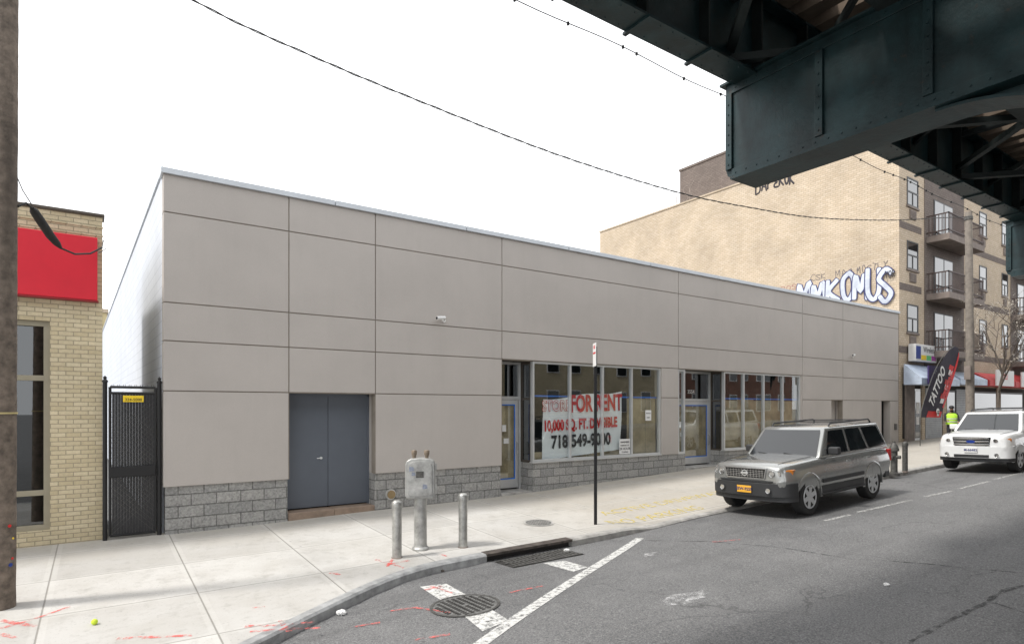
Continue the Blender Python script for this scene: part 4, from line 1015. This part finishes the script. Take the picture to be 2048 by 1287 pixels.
    for xs_ in P['seams']: rib([(xs_,.47),(xs_,.6),(xs_,.7),(xs_,.8),(xs_,.95),(xs_,1.03),(xs_,1.08)],m_blackrub,'door_seam',.004,0)
    rib([(xf+.5,.46),(xr_-.5,.46)],m_blackrub,'door_seam',.004,0)
    for s in(-1,1):
        x0_,x1_=xf+.47,xr_-.47; y=s*(sy(2.2,.66))
        boxes('side_moulding',P['mould'],root,[(x0_,x1_,min(y,y+s*.018),max(y,y+s*.018),.60,.68)],local=True,bevel=.006)
        y=s*.85; boxes('sill_cladding',P['clad'],root,[(x0_-.02,x1_+.02,min(y,y+s*.072),max(y,y+s*.072),.40,.54)],local=True,bevel=.012)
        y=s*.85; boxes('running_board',m_plast,root,[(x0_-.05,x1_+.05,min(y-s*.1,y+s*.09),max(y-s*.1,y+s*.09),.35,.398)],local=True,bevel=.015)
        for hx in P['handles']:
            y=s*(sy(hx,.93)); boxes('door_handle',P['hm'],root,[(hx,hx+.19,min(y,y+s*.03),max(y,y+s*.03),.945,.985)],local=True,bevel=.01)
        mx=gxf(zb+.1)+.22; y=s*(gy(zb+.1)+.02)
        boxes('wing_mirror',P['mir'],root,[(mx,mx+.14,min(y,y+s*.22),max(y,y+s*.22),zb+.04,zb+.2)],local=True,bevel=.035,seg=3)
        mb=MB(); mb.tube([(r0+.25,s*(wt-.06),zt+.0),(r0+.32,s*(wt-.06),zt+.065),(r1-.25,s*(wt-.06),zt+.075),(r1-.15,s*(wt-.06),zt+.0)],.018,8); mb.build('roof_rail',m_plast,root,local=True,smooth=True)
        mb=MB(); mb.tube([(.22*k,s*.62,1.045+hd+.008),(.42*k,s*.66,1.072+hd+.016),(.8*k,s*.69,1.095+hd+.016),(1.3*k,s*.71,1.12+hd+.010)],.005,5); mb.build('bonnet_seam',m_blackrub,root,local=True)
        y=s*.865; boxes('tail_light',m_redtxt,root,[(Lx-.17,Lx-.02,min(y-s*.12,y+s*.01),max(y-s*.12,y+s*.01),.78,1.05)],local=True,bevel=.01)
    boxes('roof_crossbar',m_plast,root,[(xq,xq+.05,-wt+.06,wt-.06,zt+.065,zt+.09) for xq in(r0+.75,r1-.65)],local=True)
    def plan(e):
        return cr([(-.005+e,0),(.0+e,.3),(.04+e,.60),(.15+e*.6,.82),(.38,.912),(.43,.905)],3)
    def bump(z0,z1,e,m,nm,bv=.03):
        pl=plan(e); full=[(x*k,-y) for x,y in pl[::-1]]+[(x*k,y) for x,y in pl[1:]]
        mb=MB(); mb.prism(full,z0,z1,'z'); return mb.build(nm,m,root,local=True,bevel=bv,seg=4,smooth=True,ang=30)
    bz=P['bz']
    bump(bz[0],bz[1],0,P['bump'],'front_bumper',.04); bump(bz[0]-.1,bz[0]+.01,.05,m_plast,'lower_valance',.02)
    mb=MB(); full=[(Lx-.42,-.9),(Lx-.1,-.86),(Lx+.0,-.7),(Lx+.02,0),(Lx+.0,.7),(Lx-.1,.86),(Lx-.42,.9)]; mb.prism(full,.42,.70,'z'); mb.build('rear_bumper',P['bump'],root,local=True,bevel=.03,seg=3)
    P['front'](root,k,P)
    return root
def lens(root,x0,x1,y0,y1,z0,z1,m,nm,bv=.015,sk=0):
    for s in(-1,1):
        mb=MB(); a=[(x0,s*y0),(x1,s*y1),(x1+.14,s*(y1-.005)),(x0+.14,s*y0)]
        mb.hexa([(x,y,z0) for x,y in a],[(x+sk,y,z1) for x,y in a]); o=mb.build(nm,m,root,local=True,bevel=bv,seg=3)
def lamps(root,x,ys_,z,r):
    for s in(-1,1):
        for y in ys_:
            mb=MB(); mb.lathe([(r,-.012),(r,-.002),(r*.8,.004),(r*.8,-.006),(0,-.004)],(x,s*y,z),18,'x',caps=False); mb.build('lamp_reflector',m_chrome,root,local=True,smooth=True)
def front_a(root,k,P):
    mb=MB(); x=.035
    prof=[(-.48,.985),(.48,.985),(.43,.76),(-.43,.76)]
    mb.prism(prof,x,x+.12,'x'); g=mb.build('grille',m_chrome,root,local=True,bevel=.012)
    mb=MB(); mb.prism([(-.45,.965),(.45,.965),(.41,.78),(-.41,.78)],x-.006,x+.01,'x'); mb.build('grille_mesh',m_black,g)
    mb=MB()
    for i in range(13):
        y=-.39+i*.065; mb.box(x-.011,x-.005,y-.003,y+.003,.79,.955)
    for z in(.82,.855,.89,.925): mb.box(x-.012,x-.004,-.42,.42,z-.003,z+.003)
    mb.build('grille_bars',m_chrome,g)
    mb=MB(); mb.lathe([(.048,-.022),(.062,-.022),(.062,-.012),(.048,-.012),(.048,-.022)],(x,0,.875),24,'x',caps=False); mb.box(x-.026,x-.013,-.08,.08,.861,.889); mb.build('badge',m_alu,g,smooth=True)
    lens(root,.045,.13,.50,.80,.785,.965,m_lamp,'headlight',.04,sk=.03)
    lamps(root,.058,(.575,),.875,.062); lamps(root,.09,(.70,),.875,.055)
    lens(root,.145,.30,.79,.862,.79,.955,m_amber,'indicator',.02,sk=.03)
    lamps(root,-.006,(.52,),.55,.055)
    mb=MB(); mb.box(-.025,-.008,-.16,.16,.48,.62); p=mb.build('number_plate',m_plate,root,local=True,bevel=.004)
    text('lettering','EEW-9255',.085,m_navy,(-.027,0,.55),WX,p,local=True,off=.002)
    mb=MB(); mb.prism([(-.6,.735),(.6,.735),(.56,.705),(-.56,.705)],.02,.1,'x'); mb.build('upper_intake',m_plast,root,local=True)
def front_b(root,k,P):
    mb=MB(); x=.03
    mb.prism([(-.46,1.02),(.46,1.02),(.42,.77),(-.42,.77)],x,x+.12,'x'); g=mb.build('grille',m_black,root,local=True,bevel=.01)
    mb=MB()
    for z in(.805,.89,.975): mb.box(x-.02,x-.001,-.43,.43,z-.024,z+.024)
    mb.build('grille_bars',m_chrome,g,bevel=.006)
    mb=MB(); ov=[(.11*math.cos(a*PI/10),.89+.045*math.sin(a*PI/10)) for a in range(20)]; mb.prism(ov,x-.034,x-.021,'x'); mb.build('badge',m_blueo,g)
    mb=MB(); ov=[(.12*math.cos(a*PI/10),.89+.052*math.sin(a*PI/10)) for a in range(20)]; mb.prism(ov,x-.03,x-.0205,'x'); mb.build('badge_ring',m_chrome,g)
    lens(root,.05,.14,.48,.80,.82,1.0,m_lamp,'headlight',.04,sk=.03)
    lamps(root,.062,(.57,),.91,.06)
    lens(root,.16,.29,.80,.862,.86,.98,m_amber,'indicator',.02,sk=.03)
    lamps(root,-.002,(.6,),.52,.05)
    mb=MB(); mb.box(-.014,.03,-.42,.42,.44,.52); mb.build('lower_intake',m_plast,root,local=True)
    mb=MB(); mb.box(-.032,-.014,-.16,.16,.58,.72); p=mb.build('number_plate',m_white,root,local=True,bevel=.004)
    text('lettering','M-66482',.09,m_navy,(-.034,0,.65),WX,p,local=True,off=.002)
def wins_a(za,zc,f,r):
    return [('a',[(f(za)+.22,za),(f(zc)+.13,zc),(2.55,zc),(2.55,za)]),('b',[(2.65,za),(2.65,zc),(3.28,zc),(3.42,za)]),('c',[(3.53,za),(3.38,zc),(r(zc)-.14,zc),(r(za)-.12,za+.03)])]
def wins_b(za,zc,f,r):
    return [('a',[(f(za)+.24,za),(f(zc)+.14,zc),(2.38,zc),(2.38,za)]),('b',[(2.47,za),(2.47,zc),(3.15,zc),(3.2,za)]),('c',[(3.32,za),(3.27,zc),(r(zc)-.15,zc),(r(za)-.18,za+.04)])]
PA=dict(paint=m_silver,L=4.56,hood=0.,wr=.37,wb=2.68,H=1.755,gx=(1.36,4.46,1.90,4.20),wins=wins_a,seams=(1.48,2.6,3.47),handles=(2.32,3.22),hm=m_silver,mould=m_plast,mir=m_plast,flare=m_silver,clad=m_plast,bz=(.42,.69),bump=m_plast,front=front_a,sp=6)
PB=dict(paint=m_wcar,L=4.44,hood=.03,wr=.355,wb=2.62,H=1.74,gx=(1.20,4.34,1.84,4.16),wins=wins_b,seams=(1.32,2.43,3.22),handles=(2.15,3.0),hm=m_wcar,mould=m_wcar,mir=m_wcar,flare=m_wcar,clad=m_wcar,bz=(.42,.76),bump=m_wcar,front=front_b,sp=5)
wpt=onG(1612,1030,RD); slope=(G(14)-G(12))/2
make_car('parked_car','silver parked four wheel drive car with black bumper','car',PA,(wpt.x-.85,wpt.y+.79,wpt.z-slope*.86),(R_(-1.3),-math.atan(slope),R_(.8)),'cars along the kerb')
wp2=onG(2032,944,RD); slope=(G(23)-G(20))/3
make_car('parked_car','white car with chrome barred grille behind the silver car','car',PB,(wp2.x-.82,wp2.y+.79,wp2.z-slope*.82),(R_(-1.3),-math.atan(slope),0),'cars along the kerb')
# ------------------------------------------------------------------ feather flag
fx=onY(1843,880,10.9)
ff=thing('feather_flag','black feather flag with white and red tattoo lettering leaning outside the shop','flag',(fx.x,10.9,S(fx.x,10.9)))
def fp(px,py): return onY(px,py,10.9)
Lp=cr([tuple(fp(*q)) for q in((1842,834),(1847,812),(1857,780),(1870,745),(1884,718),(1896,702),(1911,692))],3)
Rp=cr([tuple(fp(*q)) for q in((1880,834),(1887,815),(1897,790),(1905,765),(1912,735),(1916,712),(1916,696))],3)
m_fl=mat('black_flag_cloth',(.03,.025,.04),.8,0,.2,5)
def fmesh(t0,t1,i0,i1,dy,m,nm,par):
    mb=MB(); rr=[]
    for i,(a,b) in enumerate(zip(Lp,Rp)):
        if i<i0 or i>i1: continue
        a=Vector(a);b=Vector(b); rr.append([mb.v((a.lerp(b,t).x,10.9-dy+.03*math.sin(t*5+i*.4),a.lerp(b,t).z)) for t in(t0,t0+(t1-t0)*.33,t0+(t1-t0)*.66,t1)])
    for a,b in zip(rr,rr[1:]):
        for j in range(3): mb.bm.faces.new((a[j],a[j+1],b[j+1],b[j]))
    return mb.build(nm,m,par,recalc=False,smooth=True)
cl=fmesh(0,1,0,99,0,m_fl,'banner_cloth',ff)
fmesh(.90,1,3,16,.01,m_redtxt,'red_border',cl); fmesh(.3,.95,0,2,.012,m_redtxt,'red_patch',cl)
for i0 in (5,8,11): fmesh(.60,.86,i0,i0+1,.012,m_redtxt,'red_patch',cl)
for i0 in (4,7,10): fmesh(.66,.86,i0,i0+1,.014,m_white,'white_patch',cl)
mb=MB(); mb.tube([(fx.x,10.95,S(fx.x,10.9))]+[Vector(p)+Vector((-.02,.03,0)) for p in Lp],.015,6); mb.build('pole',m_iron,ff)
dv=(fp(1905,708)-fp(1868,812)); ang=math.atan2(dv.z,dv.x)
q=fp(1871,772); text('lettering','TATTOO',.64,m_white,(q.x,10.82,q.z),WY,ff,sx=.78,roll=ang,off=.018)
q=fp(1892,768); text('lettering','PIERCING',.42,m_redtxt,(q.x,10.81,q.z),WY,ff,sx=.78,roll=ang,off=.018)
q=fp(1868,822); mb=MB(); mb.lathe([(.0,-.02),(.13,-.02),(.13,0)],(q.x+.15,10.82,q.z),14,'y'); mb.box(q.x+.07,q.x+.23,10.8,10.82,q.z-.19,q.z-.05); sk=mb.build('skull_print',m_white,ff)
for dx in(.10,.20): mb=MB(); mb.lathe([(.032,-.03),(.032,-.022)],(q.x+dx,10.82,q.z),10,'y'); mb.build('eye_socket',m_black,sk)
# ------------------------------------------------------------------ person
def person(c,h,face):
    root=thing('person','person in dark clothes and yellow hi-vis vest standing by the flag','person',c,None,(0,0,face))
    s=h/1.75
    J={'pel':((0,0,.95),.13),'sp':((0,.0,1.15),.125),'ch':((.0,0,1.34),.14),'nk':((.01,0,1.49),.055),'hd':((.03,0,1.60),.085),'ht':((.02,0,1.70),.075),'ns':((.125,0,1.61),.014)}
    for k,sg in(('l',1),('r',-1)):
        J['sh'+k]=((0,sg*.19,1.41),.06); J['el'+k]=((.06 if k=='l' else .12,sg*.25,1.15),.042); J['wr'+k]=((.28,sg*.2,1.08 if k=='l' else 1.14),.028); J['pm'+k]=((.36,sg*.18,1.08 if k=='l' else 1.15),.03)
        for i in range(4): 
            J['f%d%s'%(i,k)]=((.42,sg*(.15+.022*i),(1.08 if k=='l' else 1.15)-.005),.010); J['g%d%s'%(i,k)]=((.445+.006*(i%3),sg*(.15+.022*i),(1.05 if k=='l' else 1.12)),.009)
        J['th'+k]=((.37,sg*.135,(1.10 if k=='l' else 1.17)),.011)
        J['hp'+k]=((0,sg*.095,.90),.095); J['kn'+k]=((.03,sg*.11,.5),.06); J['an'+k]=((0,sg*.12,.09),.042); J['to'+k]=((.17,sg*.13,.04),.038)
    E=[('pel','sp'),('sp','ch'),('ch','nk'),('nk','hd'),('hd','ht'),('hd','ns')]
    for k in 'lr':
        E+=[('ch','sh'+k),('sh'+k,'el'+k),('el'+k,'wr'+k),('wr'+k,'pm'+k),('pm'+k,'th'+k),('pel','hp'+k),('hp'+k,'kn'+k),('kn'+k,'an'+k),('an'+k,'to'+k)]
        for i in range(4): E+=[('pm'+k,'f%d%s'%(i,k)),('f%d%s'%(i,k),'g%d%s'%(i,k))]
    ks=list(J); me=bpy.data.meshes.new('p'); me.from_pydata([Vector(J[q][0])*s for q in ks],[(ks.index(a),ks.index(b)) for a,b in E],[])
    ob=bpy.data.objects.new('p',me); COL.objects.link(ob)
    ob.modifiers.new('s','SKIN'); sv=me.skin_vertices[0].data
    for i,q in enumerate(ks): r=J[q][1]*s; sv[i].radius=(r,r*(1.25 if q in('sp','ch','pel') else 1)); sv[i].use_root=(q=='pel')
    ob.modifiers.new('u','SUBSURF').levels=1
    m2=evalmesh(ob); bpy.data.objects.remove(ob); m2.materials.clear()
    o=fin(m2,'body',[m_cloth,m_skin],root,smooth=True,local=True,ang=80)
    for p in m2.polygons:
        z=p.center.z/s; x=p.center.x/s
        p.material_index=1 if (z>1.50 or x>.29) else 0
    mb=MB(); rr=[]
    for z,a,b in((.98,.15,.2),(1.1,.155,.205),(1.25,.165,.215),(1.38,.15,.215),(1.45,.09,.15)):
        rr.append([(s*a*math.cos(2*PI*i/20),s*b*math.sin(2*PI*i/20),s*z) for i in range(20)])
    mb.loft(rr,caps=False); v=mb.build('vest',m_vest,root,smooth=True,local=True)
    for z in(1.08,1.2):
        mb=MB(); mb.loft([[(s*.168*math.cos(2*PI*i/20),s*.218*math.sin(2*PI*i/20),s*(z+q)) for i in range(20)] for q in(0,.04)],caps=False); mb.build('reflective_band',m_refl,v)
    mb=MB(); mb.lathe([(.095*s,1.655*s),(.1*s,1.68*s),(.085*s,1.74*s),(.04*s,1.775*s),(0,1.78*s)],(.02*s,0,0),18); mb.box(.08*s,.19*s,-.06*s,.06*s,1.66*s,1.67*s); mb.build('cap',m_black,root,smooth=True,local=True)
    mb=MB(); mb.lathe([(.03*s,1.50*s),(.065*s,1.53*s),(.07*s,1.57*s)],(.06*s,0,0),14); mb.build('beard',m_black,root,smooth=True,local=True)
    for sg in(-1,1): mb=MB(); mb.lathe([(0,0),(.011*s,.004),(0,.012)],(.105*s,sg*.033*s,1.635*s),8,'x'); mb.build('eye',m_black,root,local=True)
c=onY(1903,880,9.9); person((c.x,9.9,S(c.x,9.9)),1.66,PI+.5)
# ------------------------------------------------------------------ bare street tree
random.seed(21)
tx=onY(1998,800,9.0).x; tz=S(tx,9.0)
tr=thing('street_tree','bare young street tree with pale buds by the kerb','tree',(tx,9,tz))
tm=MB(); cm=MB(); bm_=MB()
def branch(p,d,L,r,lv):
    pts=[p]; q=Vector(p); dd=Vector(d)
    for i in range(4):
        dd=(dd+Vector((random.uniform(-.18,.18),random.uniform(-.18,.18),random.uniform(-.05,.14)))).normalized(); q=q+dd*L/4; pts.append(q.copy())
    (tm if lv==0 else cm).tube(pts,[r*(1-.13*i) for i in range(5)],6 if lv<2 else 4)
    if lv>=4:
        for w in pts[1:]:
            for _ in range(3):
                c_=w+Vector([random.uniform(-.05,.05) for _ in range(3)]); e=[Vector([random.uniform(-.028,.028) for _ in range(3)]) for _ in range(3)]; bm_.poly([c_+x for x in e])
        return
    for k in range(4 if lv<3 else 3):
        i=random.choice((2,3,4)); a=random.uniform(0,2*PI); el_=random.uniform(.5,1.0)
        nd=(dd*math.cos(el_)+Vector((math.cos(a),math.sin(a),.25))*math.sin(el_)).normalized()
        branch(pts[i],nd,L*random.uniform(.5,.72),r*.5,lv+1)
branch(Vector((tx,9,tz)),(.05,0,1),2.9,.08,0)
tm.build('trunk',m_bark,tr,smooth=True); co=cm.build('crown',m_bark,tr,recalc=False); bm_.build('buds',m_bud,co,recalc=False)
# ------------------------------------------------------------------ light, world, camera
az=Vector((-.56,.13,.80)).normalized()
sun=bpy.data.lights.new('sun','SUN'); sun.energy=3.2; sun.angle=R_(7); sun.color=(1,.96,.9)
so=bpy.data.objects.new('sun',sun); COL.objects.link(so); so.rotation_euler=az.to_track_quat('Z','Y').to_euler()
w=bpy.data.worlds.new('World'); sc.world=w; w.use_nodes=True; nt=w.node_tree
bg=nt.nodes['Background']; out=nt.nodes['World Output']
sky=nt.nodes.new('ShaderNodeTexSky'); sky.sky_type='NISHITA'; sky.sun_disc=False; sky.dust_density=4
sky.sun_elevation=math.asin(az.z); sky.sun_rotation=math.atan2(az.x,az.y)
nt.links.new(sky.outputs[0],bg.inputs[0]); bg.inputs[1].default_value=.12
b2=nt.nodes.new('ShaderNodeBackground'); b2.inputs[0].default_value=(.975,.985,1,1); b2.inputs[1].default_value=1.85
mx=nt.nodes.new('ShaderNodeMixShader'); mx.inputs[0].default_value=.92
nt.links.new(bg.outputs[0],mx.inputs[1]); nt.links.new(b2.outputs[0],mx.inputs[2]); nt.links.new(mx.outputs[0],out.inputs[0])
cam=bpy.data.cameras.new('camera'); co=bpy.data.objects.new('camera',cam); COL.objects.link(co)
co.location=(0,0,CZ); co.rotation_euler=(PI/2,0,-math.atan2(.567,.8237))
cam.sensor_width=36; cam.lens=F/2048*36; cam.shift_y=171.5/2048; cam.clip_end=1000; cam.clip_start=.05
sc.camera=co
sc.view_settings.view_transform='Standard'; sc.view_settings.look='None'; sc.view_settings.exposure=0
